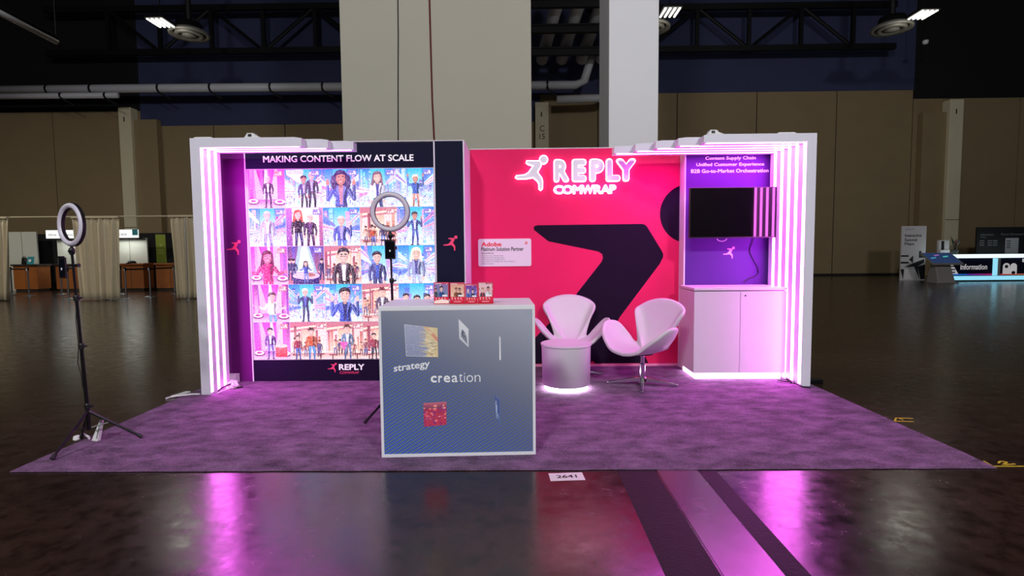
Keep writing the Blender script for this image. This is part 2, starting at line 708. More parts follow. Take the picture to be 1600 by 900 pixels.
def pipe(pts, r, label, straps=(), name='ceiling_pipe'):
    c = Vector(pts[0])
    t = thing(name, label, 'pipe', tuple(c), group='white jacketed pipes under the ceiling')
    MB().tube([Vector(p) - c for p in pts], r, 14).build('jacket', M_pipe, t, smooth=True)
    for q in straps:
        q = Vector(q) - c
        MB().tube([q + Vector((-.05, 0, 0)), q + Vector((.05, 0, 0))], r * 1.08, 12).build('strap', M_strap, t)
        MB().tube([q + Vector((.0, -.1, -r)), q + Vector((.45, .1, -r - .28))], .05, 6).build('hanger', M_strap, t)
    return t


pipe([(-27, 27, 9.74), (-19.5, 27, 9.72), (-1.5, 27, 9.64)], .205, 'long upper white pipe running along the left back wall',
     [(-23.4, 27, 9.73), (-21.2, 27, 9.72), (-17.8, 27, 9.71), (-15.2, 27, 9.7), (-12.2, 27, 9.69), (-9.6, 27, 9.68)])
pipe([(-27, 26.6, 9.3), (-19.6, 26.6, 9.28)], .14, 'shorter lower white pipe below the long one at far left',
     [(-22.4, 26.6, 9.3), (-20.2, 26.6, 9.28)])
pipe([(-.5, 27, 9.63), (2.9, 27, 9.62), (3.3, 26.8, 9.75), (3.75, 26.4, 11.2)], .2, 'white pipe turning up with an elbow between the columns', [(1.5, 27, 9.63)])
pipe([(2.0, 27.3, 9.0), (4.2, 27.3, 9.05), (4.75, 27.1, 9.5), (5.1, 26.6, 11.0)], .2, 'second lower white elbow pipe beside the white column')
for i, (xa, xb, lab) in enumerate(((1.2, 2.15, 'leftmost slanting overhead pipe between the columns'),
                                   (2.15, 3.05, 'second slanting overhead pipe between the columns'),
                                   (3.1, 4.0, 'third slanting overhead pipe between the columns'),
                                   (4.05, 5.0, 'rightmost slanting overhead pipe beside the white column'))):
    pipe([(xa, 26.4, 10.6), (xb, 20.5, 12.8)], .27, lab)
for i, (z, lab) in enumerate(((11.15, 'lowest black beam crossing the slanting pipes'), (11.9, 'middle black beam crossing the slanting pipes'),
                              (12.75, 'uppermost black beam crossing the slanting pipes'))):
    yy = 25.2 - i * 1.3
    bo = MB().box(-3.5, -.1, 0, 3.5, .1, .12).box(-3.5, -.02, .12, 3.5, .02, .3).box(-3.5, -.1, .3, 3.5, .1, .36)
    o = bo.build('ceiling_beam', M_truss, loc=(2.2, yy, 10.4 + .485 * i))
    tag(o, lab, 'beam', 'black beams between the columns')

# ---- unlit tube light at the upper left
t = thing('tube_light', 'long unlit white fluorescent tube light at upper left', 'light fixture', (-9.6, 10.6, 5.84))
M_tube = mat('unlit_tube_glass', (205, 205, 205), .3, noise=.03)
A, B = Vector((.25, -1.9, 0)), Vector((0, .75, 0))
MB().tube([A, B], .055, 10).build('tube', M_tube, t, smooth=True)
MB().tube([A + Vector((0, 0, .1)), B + Vector((0, 0, .1))], .05, 4).build('housing', M_truss, t)
for q in (A, B):
    MB().tube([q, q + Vector((0, 0, 9.1))], .01, 5).build('hanger_wire', M_truss, t)


# ---- high-bay luminaires
M_lamp = mat('luminaire_tube', (255, 255, 250), .4, emit=(1, .97, .86), estr=2.2)


def luminaire(x, y, z, label, power, rz=0.0, warm=(1, .95, .84), size=1.0, open_=False):
    t = thing('ceiling_luminaire', label, 'ceiling light', (x, y, z), rz, group='four-bar luminaires of the hall')
    MB().box(-.34 * size, -.42, .03, .34 * size, .42, .13).build('housing', M_truss, t, bevel=.01)
    for k in range(4):
        cx = (-.255 + .17 * k) * size
        MB().box(cx - .036, -.38, -.02, cx + .036, .38, .03).build('light_bar', M_lamp, t, bevel=.02)
    MB().tube([(0, 0, .13), (0, 0, 15 - z)], .02, 6).build('pendant_rod', M_truss, t)
    if open_:                # open luminaire that also spills sideways and up
        ld = bpy.data.lights.new('luminaire_light', 'POINT')
        ld.shadow_soft_size = .7
    else:
        ld = bpy.data.lights.new('luminaire_light', 'AREA')
        ld.shape = 'RECTANGLE'
        ld.size = ld.size_y = .8
    ld.energy = power
    ld.color = warm
    lo = bpy.data.objects.new('luminaire_light', ld)
    COL.objects.link(lo)
    lo.parent = t
    lo.location = (0, 0, -.4 if open_ else -.05)
    return t


luminaire(-13.2, 20.28, 10, 'lit four-bar ceiling light at upper left', FAR_LAMP_POWER, open_=True)
luminaire(5.57, 20.02, 10, 'lit four-bar ceiling light just right of the white column', FAR_LAMP_POWER, open_=True)
luminaire(15.0, 20.5, 10, 'lit four-bar ceiling light at upper right', FAR_LAMP_POWER, open_=True)
luminaire(-22.6, 10.8, 10, 'unseen ceiling light added to brighten the drapes, out to the left', 1000)  # lamp added out of view to brighten the cream drapes
for (x, y, lab) in ((-3.8, -8, 'hall ceiling light behind the viewer on the left'),
                    (5.57, -8, 'hall ceiling light behind the viewer on the right')):
    luminaire(x, y, 10, lab, HALL_LAMP_POWER, warm=(.97, .97, 1), open_=True)

# ---- round air diffusers
M_diff = mat('grey_diffuser_metal', (120, 118, 112), .5, metal=.2, noise=.1)


def diffuser(x, y, z, label):
    t = thing('air_diffuser', label, 'air vent', (x, y, z), group='round air diffusers under the ceiling')
    MB().lathe([(.45, .5), (.5, .28), (.62, .18)], 28).build('neck', M_strap, t, smooth=True)
    MB().lathe([(.62, .2), (.74, .1), (.72, .02), (.6, .05), (.56, .12)], 28, close_bottom=False, close_top=False).build('outer_ring', M_diff, t, smooth=True)
    MB().lathe([(.5, .14), (.52, .02), (.4, -.02), (.36, .08)], 28, close_bottom=False, close_top=False).build('middle_ring', M_diff, t, smooth=True)
    MB().lathe([(.02, -.05), (.24, -.02), (.28, .06)], 24).build('centre_cone', M_diff, t, smooth=True)
    MB().tube([(0, 0, .3), (0, 0, 14.98 - z)], .1, 12).build('duct', M_strap, t)


diffuser(-12.95, 21.62, 10.05, 'round ceiling air diffuser beside the upper left light')
diffuser(5.25, 21.5, 10, 'round ceiling air diffuser half hidden by the white column')
diffuser(14.9, 22.0, 10.05, 'round ceiling air diffuser beside the upper right light')
# small camera / sensor on the dark band
t = thing('ceiling_camera', 'small white dome camera on the dark upper right wall', 'camera', (19.2, 26, 11.1))
MB().lathe([(.02, -.12), (.1, -.1), (.13, 0), (.12, .06)], 14).build('dome', mat('white_dome', (220, 220, 220), .4, noise=.02), t, smooth=True)
MB().tube([(0, 0, .06), (0, 0, 3.9)], .02, 6).build('drop_rod', M_truss, t)

# ================================================================== THE BOOTH
# ---- carpet
def carpet_material():
    m = bpy.data.materials.new('grey_cut_pile_magenta_cast')
    m.use_nodes = True
    nt = m.node_tree
    b = nt.nodes['Principled BSDF']
    tc = nt.nodes.new('ShaderNodeTexCoord')
    mp = nt.nodes.new('ShaderNodeMapping')
    mp.inputs['Scale'].default_value = (1.0, 1.6, 1)
    nt.links.new(tc.outputs['Object'], mp.inputs['Vector'])
    n1 = nt.nodes.new('ShaderNodeTexNoise')
    n1.inputs['Scale'].default_value = 4.6
    n1.inputs['Detail'].default_value = 5
    n1.inputs['Roughness'].default_value = .65
    n1.inputs['Distortion'].default_value = .15
    nt.links.new(mp.outputs['Vector'], n1.inputs['Vector'])
    n2 = nt.nodes.new('ShaderNodeTexNoise')
    n2.inputs['Scale'].default_value = 95
    n2.inputs['Detail'].default_value = 5
    nt.links.new(tc.outputs['Object'], n2.inputs['Vector'])
    ad = nt.nodes.new('ShaderNodeMath')
    ad.operation = 'MULTIPLY_ADD'
    ad.inputs[1].default_value = .55
    nt.links.new(n2.outputs['Fac'], ad.inputs[0])
    nt.links.new(n1.outputs['Fac'], ad.inputs[2])
    cr = nt.nodes.new('ShaderNodeValToRGB')
    cr.color_ramp.elements[0].position = .52
    cr.color_ramp.elements[0].color = lin((68, 53, 70))  # grey pile; frames' magenta light put into the colour as a violet tint
    cr.color_ramp.elements[1].position = 1.0
    cr.color_ramp.elements[1].color = lin((146, 112, 148))
    nt.links.new(ad.outputs[0], cr.inputs['Fac'])
    nt.links.new(cr.outputs['Color'], b.inputs['Base Color'])
    b.inputs['Roughness'].default_value = .95
    b.inputs['Specular IOR Level'].default_value = .1
    b.inputs['Sheen Weight'].default_value = 0
    bp = nt.nodes.new('ShaderNodeBump')
    bp.inputs['Strength'].default_value = .8
    bp.inputs['Distance'].default_value = .02
    nt.links.new(ad.outputs[0], bp.inputs['Height'])
    nt.links.new(bp.outputs['Normal'], b.inputs['Normal'])
    return m


CZ = .008
rnd = random.Random(11)
b = MB()
# carpet sheet with a slightly wavy cut edge
N = 60
edge = []
for k in range(N):
    edge.append((-3.215 + 6.16 * k / N, 3.25 + rnd.uniform(-.004, .004)))
for k in range(24):
    edge.append((2.945 + rnd.uniform(-.004, .004) + .01 * k / 24, 3.25 + 3.25 * k / 24))
for k in range(N):
    edge.append((2.955 - 6.22 * k / N, 6.5))
for k in range(24):
    edge.append((-3.265 + .05 * k / 24 + rnd.uniform(-.004, .004), 6.5 - 3.25 * k / 24))
b.prism_xy(edge, .0035, CZ)
carpet = b.build('carpet', carpet_material())
tag(carpet, 'grey booth carpet, tinted violet for the magenta glow of the light frames', 'carpet')

# ---- L-shaped light frames
M_frame = mat('white_frame_laminate', (222, 220, 232), .4, noise=.02, nscale=4)


def light_frame(side, y0, depth, xo, beam_end, ztop, label):
    """side -1: post at the left, beam to the right; +1 mirrored. xo = outer x of the post"""
    pw, bh = .095, (.088 if side < 0 else .082)
    s = -side                     # direction of the beam
    t = thing('light_frame', label, 'light frame', (xo, y0, CZ), group='L-shaped light frames at the ends of the booth')
    L = abs(beam_end - xo)
    H_ = ztop - CZ
    sx = lambda x: s * x

    def bx(mb, x0, y0_, z0, x1, y1_, z1):
        a, c = sorted((sx(x0), sx(x1)))
        mb.box(a, y0_, z0, c, y1_, z1)
        return mb
    g = .0015
    bx(MB(), 0, g, 0, pw, depth - g, H_ - bh).build('post', M_frame, t)
    # beam with a slightly tapered free end
    pts = [(0, H_), (0, H_ - bh), (L, H_ - bh), (L, H_ - .009), (L - .07, H_)]
    pts = [(sx(p[0]), p[1]) for p in pts]
    MB().prism_xz(pts, g, depth - g).build('beam', M_frame, t)
    # diffuser strips on the inner faces
    w0, w1 = depth * .03, depth * .40
    bx(MB(), pw, w0, .02, pw + .0008, w1, H_ - bh - .001).build('light_strip', M_led, t)
    bx(MB(), pw, w0, H_ - bh - .0008, L - .03, w1, H_ - bh).build('light_strip', M_led, t)
    return t


for k, lab in enumerate(('foremost white L-shaped light frame at the left end of the booth',
                         'middle of the three white L-shaped light frames at left',
                         'rearmost of the three white light frames at left, by the picture wall')):
    light_frame(-1, 5.08 + .115 * k, .115, -3.088, (-2.03, -1.82, -1.61)[k], 2.462 + .004 * k, lab)
for k, lab in enumerate(('foremost white L-shaped light frame at the right end of the booth',
                         'second from the front of the five white light frames at right',
                         'third from the front of the five white light frames at right',
                         'fourth from the front of the five white light frames at right',
                         'rearmost and longest of the five white light frames at right')):
    light_frame(1, 5.28 + .15 * k, .15, 2.898, (1.81, 1.607, 1.42, 1.245, 1.05)[k], 2.488 + .004 * k, lab)

# little power boxes on top of the frames
M_beige = mat('white_plastic', (225, 225, 225), .4, noise=.03)
for (x, yy, z, label) in ((-2.52, 5.1, 2.4665, 'small white power box with dark socket on the left light frame'),
                          (1.91, 5.3, 2.4925, 'small white power box with dark socket on the right light frame')):
    t = thing('power_box', label, 'power box', (x, yy, z), group='power boxes on top of the light frames')
    MB().prism_xz([(-.06, 0), (.1, 0), (.05, .018), (.03, .04), (-.03, .042), (-.045, .018)], 0, .07).build('body', M_beige, t)
    MB().box(-.022, -.003, .008, .012, 0, .032).build('socket', M_black, t)
for (x, yy, z, label) in ((-2.98, 5.12, 2.4665, 'flat white cover plate on the left light frame corner'),
                          (2.63, 5.32, 2.4925, 'flat white cover plate on the right light frame corner')):
    o = MB().prism_xz([(-.1, 0), (.1, 0), (.07, .014), (-.08, .014)], 0, .08).build('cover_plate', M_beige, loc=(x, yy, z))
    tag(o, label, 'cover plate', 'cover plates on the light frames')

# ---- picture wall on the left
M_dark = mat('dark_navy_fabric', (27, 30, 50), .85, spec=.1, noise=.06, nscale=5, bump=.04, bscale=400)
M_footer = mat('dark_plum_fabric', (28, 16, 44), .85, spec=.1, noise=.06, nscale=5, bump=.04, bscale=400)
M_sidep = mat('navy_fabric_magenta_cast', (104, 28, 108), .85, spec=.1, noise=.05, nscale=4, bump=.04, bscale=400)  # same navy fabric, with the frames' magenta light put into its colour
M_edge = mat('white_aluminium_edge', (225, 225, 230), .35, noise=.02)
PW = (-2.0, 5.625, CZ)
pw = thing('picture_wall', 'tall dark lightbox wall with a bright grid of cartoon portraits', 'display wall', PW)


def wbox(name, x0, z0, x1, z1, y0, y1, m, bevel=0.0, base=PW, parent=pw):
    return MB().box(x0 - base[0], y0 - base[1], z0 - base[2], x1 - base[0], y1 - base[1], z1 - base[2]).build(name, m, parent, bevel=bevel)


GX0, GX1, GZ0, GZ1 = -2.832, -.878, .242, 2.252
wbox('left_panel', -3.10, CZ, -2.853, 2.50, 5.625, 5.69, M_sidep)
wbox('edge_profile', -2.853, CZ, -2.841, 2.505, 5.618, 5.69, M_edge)
wbox('header_panel', -2.841, GZ1 + .006, -.872, 2.512, 5.625, 5.69, M_dark)
wbox('footer_panel', -2.841, CZ, -.872, GZ0 - .006, 5.625, 5.69, M_footer)
wbox('lightbox_back', -2.841, GZ0 - .006, -.872, GZ1 + .006, 5.634, 5.69, M_edge)
wbox('edge_profile', -.872, CZ, -.858, 2.516, 5.618, 5.69, M_edge)
wbox('right_panel', -.858, CZ, -.565, 2.522, 5.625, 5.69, M_dark)
wbox('top_cap', -2.853, 2.5225, -.565, 2.53, 5.62, 5.70, M_edge)
wbox('side_return', -.565, CZ, -.552, 2.53, 5.62, 6.276, M_white)
letters('lettering', 'MAKING CONTENT FLOW AT SCALE', M_whiteink, pw, (-2.655, 2.322, -1.08, 2.39), 5.625, .022, loc_base=PW)
runner('runner_emblem', -3.075, 1.36, .158, 5.625, .002, M_pinkink, pw, PW)
runner('runner_emblem', -.785, 1.385, .16, 5.625, .002, M_pinkink, pw, PW)
runner('runner_emblem', -2.045, .098, .105, 5.625, .002, M_pinkink, pw, PW)
letters('lettering', 'REPLY', M_whiteink, pw, (-1.925, .124, -1.652, .188), 5.625, .03, loc_base=PW)
letters('lettering', 'COMWRAP', M_pinkink, pw, (-1.918, .082, -1.712, .108), 5.625, .0, loc_base=PW)

# ---------------- the 25 cartoon pictures
M_tile = print_mat('backlit_picture_print', estr=1.08, base=.3, detail=.4)
TW, TH = (GX1 - GX0) / 5, (GZ1 - GZ0) / 5
BLUE = [(120, 214, 244), (150, 190, 252), (96, 132, 232), (196, 222, 255), (186, 150, 240), (236, 176, 232), (104, 190, 232), (70, 96, 200)]
PINKS = [(226, 90, 200), (196, 70, 170), (244, 150, 220), (150, 60, 150), (250, 200, 235), (180, 110, 220)]
WARM = [(232, 170, 160), (205, 120, 120), (250, 216, 200), (160, 84, 100), (244, 190, 170), (186, 100, 130)]


def speck(P, rn, n, x0, z0, x1, z1, cols, smin=.008, smax=.03):
    for _ in range(n):
        x, z = rn.uniform(x0, x1), rn.uniform(z0, z1)
        a, c = rn.uniform(smin, smax), rn.uniform(smin, smax)
        P.rect(x, z, x + a, z + c, rn.choice(cols))


def bg_street(P, rn, pink=0.0):
    P.rect(0, 0, 1, 1, (226, 234, 255), (30, 150, 228))
    P.rect(.3, .2, .7, 1, (226, 244, 255), (50, 196, 240))
    cols = BLUE + (PINKS if pink > .3 else [])
    for _ in range(13):
        s = rn.choice((-1, 1))
        x = .5 + s * rn.uniform(.16, .5)
        wd = rn.uniform(.04, .12)
        h = rn.uniform(.55, 1.0)
        c = rn.choice(cols)
        P.rect(x - wd / 2, .15, x + wd / 2, h, (225, 226, 255), c)
        for k in range(6):
            z = rn.uniform(.25, h)
            P.rect(x - wd / 2 + .008, z, x + wd / 2 - .008, z + .012, rn.choice(((250, 250, 255), (80, 90, 190), (250, 180, 230))))
    for s in (-1, 1):
        for k in range(4):
            zt = rn.uniform(.35, 1.0)
            th = rn.uniform(.08, .2)
            xa = 0 if s < 0 else 1
            xb = .5 + s * rn.uniform(.16, .3)
            q = abs(xb - .5) / .5
            zv = .4
            P.poly([(xa, zt), (xa, zt - th), (xb, zv + (zt - th - zv) * q), (xb, zv + (zt - zv) * q)],
                   rn.choice(((250, 244, 255), (244, 170, 215), (206, 226, 255), (250, 206, 226), (120, 150, 236), (240, 236, 255))))
            P.bar((xa, zt - th * .5), (xb, zv + (zt - th * .5 - zv) * q), .02, .01, rn.choice(((90, 90, 200), (220, 90, 170), (140, 230, 250))))
    P.poly([(.0, 0), (1, 0), (.62, .28), (.38, .28)], (228, 236, 255))
    for k in range(14):
        x = rn.uniform(0, 1)
        P.rect(x, 0, x + rn.uniform(.01, .05), rn.uniform(.06, .26), (244, 246, 255), rn.choice(BLUE))
    speck(P, rn, 34, 0, .08, .36, .42, BLUE + [(70, 70, 160), (250, 250, 255)])
    speck(P, rn, 34, .64, .08, 1, .42, BLUE + [(70, 70, 160), (250, 250, 255), (240, 150, 200)])


def bg_casino(P, rn):
    P.rect(0, 0, 1, 1, (232, 150, 214), (206, 84, 196))
    for k in range(7):
        x = rn.uniform(0, 1)
        P.rect(x, .2, x + rn.uniform(.04, .12), 1, rn.choice(PINKS), rn.choice(PINKS))
    for (x, s, c) in ((.2, .12, (226, 190, 246)), (.5, .0, (222, 226, 255)), (.78, -.12, (250, 206, 240))):
        P.poly([(x - .03, 1), (x + .03, 1), (x + s + .14, .2), (x + s - .1, .2)], c)
    P.rect(0, 0, 1, .22, (246, 210, 240), (196, 96, 190))
    speck(P, rn, 50, 0, .05, 1, .5, PINKS + [(255, 236, 250), (120, 40, 120)])
    for (x, z, r_) in ((.14, .16, .16), (.86, .14, .17)):
        P.ell(x, z, r_, r_ * .5, (120, 40, 110))
        P.ell(x, z + .015, r_ * .86, r_ * .38, (250, 226, 244))
        P.ell(x, z + .02, r_ * .45, r_ * .18, (190, 80, 160))


def bg_saloon(P, rn):
    P.rect(0, 0, 1, 1, (252, 232, 226), (244, 214, 214))
    P.poly([(0, 1), (1, 1), (1, .86), (0, .72)], (206, 132, 150))
    P.poly([(0, .84), (1, .95), (1, .9), (0, .78)], (250, 224, 206))
    for k in range(8):
        x = rn.choice((rn.uniform(0, .3), rn.uniform(.68, 1)))
        P.rect(x, .2, x + rn.uniform(.03, .09), rn.uniform(.6, .9), rn.choice(WARM), rn.choice(WARM))
    P.rect(.32, .3, .66, .8, (255, 240, 226), (246, 190, 170))
    P.rect(0, 0, 1, .16, (250, 226, 220), (222, 160, 160))
    for k in range(8):
        x = rn.uniform(.02, .95)
        person(P, rn, x, .1 + rn.uniform(-.04, .08), rn.uniform(.36, .48), (240, 190, 176), rn.choice(((90, 50, 70), (150, 80, 80))),
               rn.choice(WARM + [(110, 90, 150), (70, 60, 110)]), rn.choice(((80, 90, 160), (120, 70, 90))), 'stand', small=True)
    for (x, z) in ((.16, .1), (.84, .12)):
        P.rect(x - .1, z, x + .1, z + .03, (150, 60, 80))
        P.rect(x - .015, 0, x + .015, z, (120, 50, 70))
    speck(P, rn, 46, 0, .12, 1, .6, WARM + [(255, 245, 235), (120, 60, 80)])


def shade(c, k):
    return tuple(max(0, min(255, int(v * k))) for v in c)


def tint(c, k, w=(255, 255, 255)):
    return tuple(int(v + (t_ - v) * k) for v, t_ in zip(c, w))


def person(P, rn, x, z0, h, skin, hair, top, legs, pose='stand', hairstyle='short', hat=None, shirt=None, glasses=False, small=False, bow=False):
    """a cartoon figure: big head, slim jacket with lit edges, bent arms"""
    u = h / 7.2
    hz = z0 + h - .95 * u           # head centre
    hr = .72 * u
    sh = z0 + h - 2.15 * u          # shoulder height
    hip = z0 + 3.5 * u
    dk, lt_ = shade(top, .6), tint(top, .5)
    if hairstyle in ('long', 'curly'):
        P.poly([(x - hr * 1.0, hz + hr * .6), (x + hr * .9, hz + hr * .6), (x + hr * 1.25, hz - hr * 1.4), (x + hr * .9, hz - hr * 2.6), (x + hr * .5, hz - hr * 2.0),
                (x - hr * .6, hz - hr * 2.1), (x - hr * 1.1, hz - hr * 2.9), (x - hr * 1.35, hz - hr * 1.4)], hair)
        if hairstyle == 'curly':
            for k in range(11):
                a_ = R(-60 + 300 * k / 10)
                P.ell(x + hr * 1.2 * math.cos(a_), hz + hr * 1.15 * math.sin(a_) - .35 * u, hr * .5, hr * .5, tint(hair, .12 * (k % 3)), 8)
    # legs
    for s_ in (-1, 1):
        K = (x + s_ * (.5 + .1 * s_) * u, z0 + 1.75 * u)
        P.bar((x + s_ * .3 * u, hip + .3 * u), K, .66 * u, .46 * u, legs)
        P.bar(K, (x + s_ * .56 * u, z0 + .05 * u), .46 * u, .3 * u, shade(legs, .85))
        P.bar((x + s_ * .42 * u, hip), (K[0] + .1 * u, K[1]), .1 * u, .06 * u, tint(legs, .45))
        P.ell(x + s_ * .66 * u, z0 + .06 * u, .34 * u, .14 * u, (40, 34, 50), 8)
    # torso
    P.poly([(x - .98 * u, sh + .05 * u), (x - .7 * u, sh + .32 * u), (x - .3 * u, sh + .45 * u), (x + .3 * u, sh + .45 * u), (x + .7 * u, sh + .32 * u), (x + .98 * u, sh + .05 * u),
            (x + .62 * u, sh - 1.1 * u), (x + .72 * u, hip - .25 * u), (x - .72 * u, hip - .25 * u), (x - .62 * u, sh - 1.1 * u)], top)
    P.poly([(x + .3 * u, sh + .3 * u), (x + .8 * u, sh + .1 * u), (x + .5 * u, sh - 1.1 * u), (x + .66 * u, hip - .2 * u), (x + .3 * u, hip - .2 * u)], dk)
    if shirt:
        P.poly([(x - .3 * u, sh + .44 * u), (x + .3 * u, sh + .44 * u), (x + .16 * u, hip - .1 * u), (x - .16 * u, hip - .1 * u)], shirt)
        for s_ in (-1, 1):
            P.poly([(x + s_ * .32 * u, sh + .46 * u), (x + s_ * .6 * u, sh + .2 * u), (x + s_ * .14 * u, sh - 1.0 * u)], tint(top, .25))
    for k in range(3):
        zz = sh - (.2 + .5 * k) * u
        P.bar((x - .75 * u, zz), (x - .42 * u, zz - .35 * u), .07 * u, .03 * u, lt_)
    if bow:
        P.poly([(x - .26 * u, sh + .44 * u), (x, sh + .28 * u), (x - .26 * u, sh + .12 * u)], (30, 24, 40))
        P.poly([(x + .26 * u, sh + .44 * u), (x, sh + .28 * u), (x + .26 * u, sh + .12 * u)], (30, 24, 40))
    # arms
    for s_ in (-1, 1):
        S = (x + s_ * .86 * u, sh + .05 * u)
        if pose == 'up' or (pose == 'wave' and s_ > 0):
            E, Hd = (x + s_ * 1.5 * u, sh - 1.05 * u), (x + s_ * 1.5 * u, sh + .75 * u)
        elif pose == 'high':
            E, Hd = (x + s_ * 1.6 * u, sh + .0 * u), (x + s_ * 1.6 * u, sh + 1.9 * u)
        elif pose == 'out':
            E, Hd = (x + s_ * 1.4 * u, sh - .8 * u), (x + s_ * 2.3 * u, sh - .6 * u)
        else:
            E, Hd = (x + s_ * 1.15 * u, sh - 1.2 * u), (x + s_ * 1.0 * u, sh - 2.3 * u)
        P.bar(S, E, .52 * u, .42 * u, top if s_ < 0 else shade(top, .8))
        P.ell(E[0], E[1], .21 * u, .21 * u, top if s_ < 0 else shade(top, .8), 8)
        P.bar(E, Hd, .42 * u, .28 * u, top if s_ < 0 else shade(top, .8))
        P.bar((S[0] - .1 * u, S[1]), (E[0] - .1 * u, E[1]), .07 * u, .05 * u, lt_)
        P.bar((E[0] - .08 * u, E[1]), (Hd[0] - .06 * u, Hd[1]), .06 * u, .04 * u, lt_)
        P.ell(Hd[0], Hd[1], .22 * u, .27 * u, skin, 8)
        if not small:
            for q_ in range(3):
                P.bar(Hd, (Hd[0] + (q_ - 1) * .12 * u, Hd[1] + (.42 if pose != 'stand' else -.38) * u), .1 * u, .06 * u, skin)
    # neck and head
    P.bar((x, sh + .2 * u), (x, hz), .4 * u, .36 * u, shade(skin, .82))
    P.poly([(x - hr * .78, hz + hr * .4), (x - hr * .74, hz - hr * .3), (x - hr * .42, hz - hr * .85), (x, hz - hr * 1.0), (x + hr * .42, hz - hr * .85), (x + hr * .74, hz - hr * .3),
            (x + hr * .78, hz + hr * .4), (x + hr * .5, hz + hr * .95), (x, hz + hr * 1.06), (x - hr * .5, hz + hr * .95)], skin)
    P.poly([(x + hr * .3, hz + hr * .5), (x + hr * .78, hz + hr * .4), (x + hr * .74, hz - hr * .3), (x + hr * .42, hz - hr * .85), (x + hr * .1, hz - hr * .95), (x + hr * .4, hz - hr * .3)], shade(skin, .9))
    if small:
        P.ell(x, hz + hr * .5, hr * .86, hr * .6, hair, 10)
        return
    if hairstyle == 'bald':
        P.ell(x - hr * .2, hz + hr * .72, hr * .3, hr * .18, (255, 246, 244), 8)
        for s_ in (-1, 1):
            P.bar((x + s_ * hr * .8, hz + hr * .45), (x + s_ * hr * .78, hz - hr * .1), hr * .12, hr * .1, shade(hair, .8))
    else:
        # swept fringe over the forehead and sideburns
        P.poly([(x - hr * .92, hz + hr * .05), (x - hr * .98, hz + hr * .75), (x - hr * .6, hz + hr * 1.2), (x + hr * .1, hz + hr * 1.36), (x + hr * .7, hz + hr * 1.15),
                (x + hr * .96, hz + hr * .7), (x + hr * .88, hz + hr * .05), (x + hr * .72, hz + hr * .5), (x + hr * .2, hz + hr * .72), (x - hr * .45, hz + hr * .58), (x - hr * .74, hz + hr * .42)], hair)
        P.bar((x - hr * .5, hz + hr * .95), (x + hr * .4, hz + hr * 1.15), hr * .1, hr * .04, tint(hair, .4))
        if hairstyle in ('long', 'curly'):
            for s_ in (-1, 1):
                P.bar((x + s_ * hr * .86, hz + hr * .5), (x + s_ * hr * 1.05, hz - hr * 1.6), hr * .32, hr * .4, hair)
                P.bar((x + s_ * hr * .9, hz + hr * .4), (x + s_ * hr * 1.0, hz - hr * 1.5), hr * .06, hr * .08, tint(hair, .35))
    for s_ in (-1, 1):
        P.ell(x + s_ * hr * .32, hz + hr * .1, hr * .15, hr * .09, (250, 246, 250), 8)
        P.ell(x + s_ * hr * .32, hz + hr * .1, hr * .08, hr * .09, (50, 34, 60), 8)
        P.bar((x + s_ * hr * .14, hz + hr * .3), (x + s_ * hr * .52, hz + hr * .34), hr * .1, hr * .06, shade(hair, .6))
        if glasses:
            for q_ in range(2):
                P.bar((x + s_ * hr * .1, hz + hr * (.24 - .3 * q_)), (x + s_ * hr * .58, hz + hr * (.24 - .3 * q_)), hr * .08, hr * .08, (30, 26, 40))
    P.bar((x, hz + hr * .05), (x + hr * .06, hz - hr * .25), hr * .08, hr * .16, shade(skin, .8))
    P.poly([(x - hr * .28, hz - hr * .45), (x + hr * .28, hz - hr * .45), (x + hr * .14, hz - hr * .62), (x - hr * .14, hz - hr * .62)], (180, 50, 70))
    P.bar((x - hr * .2, hz - hr * .49), (x + hr * .2, hz - hr * .49), hr * .08, hr * .08, (255, 250, 250))
    if hat:
        P.poly([(x - hr * 1.7, hz + hr * .9), (x - hr * .8, hz + hr * .6), (x + hr * .8, hz + hr * .6), (x + hr * 1.7, hz + hr * .9), (x + hr * .8, hz + hr * .82), (x - hr * .8, hz + hr * .82)], hat)
        P.poly([(x - hr * .75, hz + hr * .7), (x + hr * .75, hz + hr * .7), (x + hr * .55, hz + hr * 1.55), (x, hz + hr * 1.38), (x - hr * .55, hz + hr * 1.55)], shade(hat, .85))


def badge(P, rn, warm=False):
    c = (206, 150, 160) if warm else (150, 140, 214)
    P.rect(.74, .82, .96, .96, c)
    for k in range(3):
        P.rect(.77 + .06 * k, .855, .81 + .06 * k, .885, (255, 250, 255))
    P.ell(.9, .91, .03, .03, (255, 240, 250), 8)


SK1, SK2, SK3 = (244, 200, 190), (214, 150, 140), (150, 96, 96)
NAVY, PLUM, BLUEJ, SILV, BLK, JEAN, WHT = (50, 52, 120), (76, 34, 92), (96, 120, 214), (186, 190, 226), (44, 34, 60), (84, 130, 206), (244, 240, 250)
DKH, BLH, RDH, PRH = (60, 36, 60), (246, 226, 214), (234, 80, 60), (70, 40, 110)
TILES = {}


def tile(r, c, bg, figs, pink=0.0, extra=None, label=None):
    TILES[(r, c)] = (bg, figs, pink, extra, label)


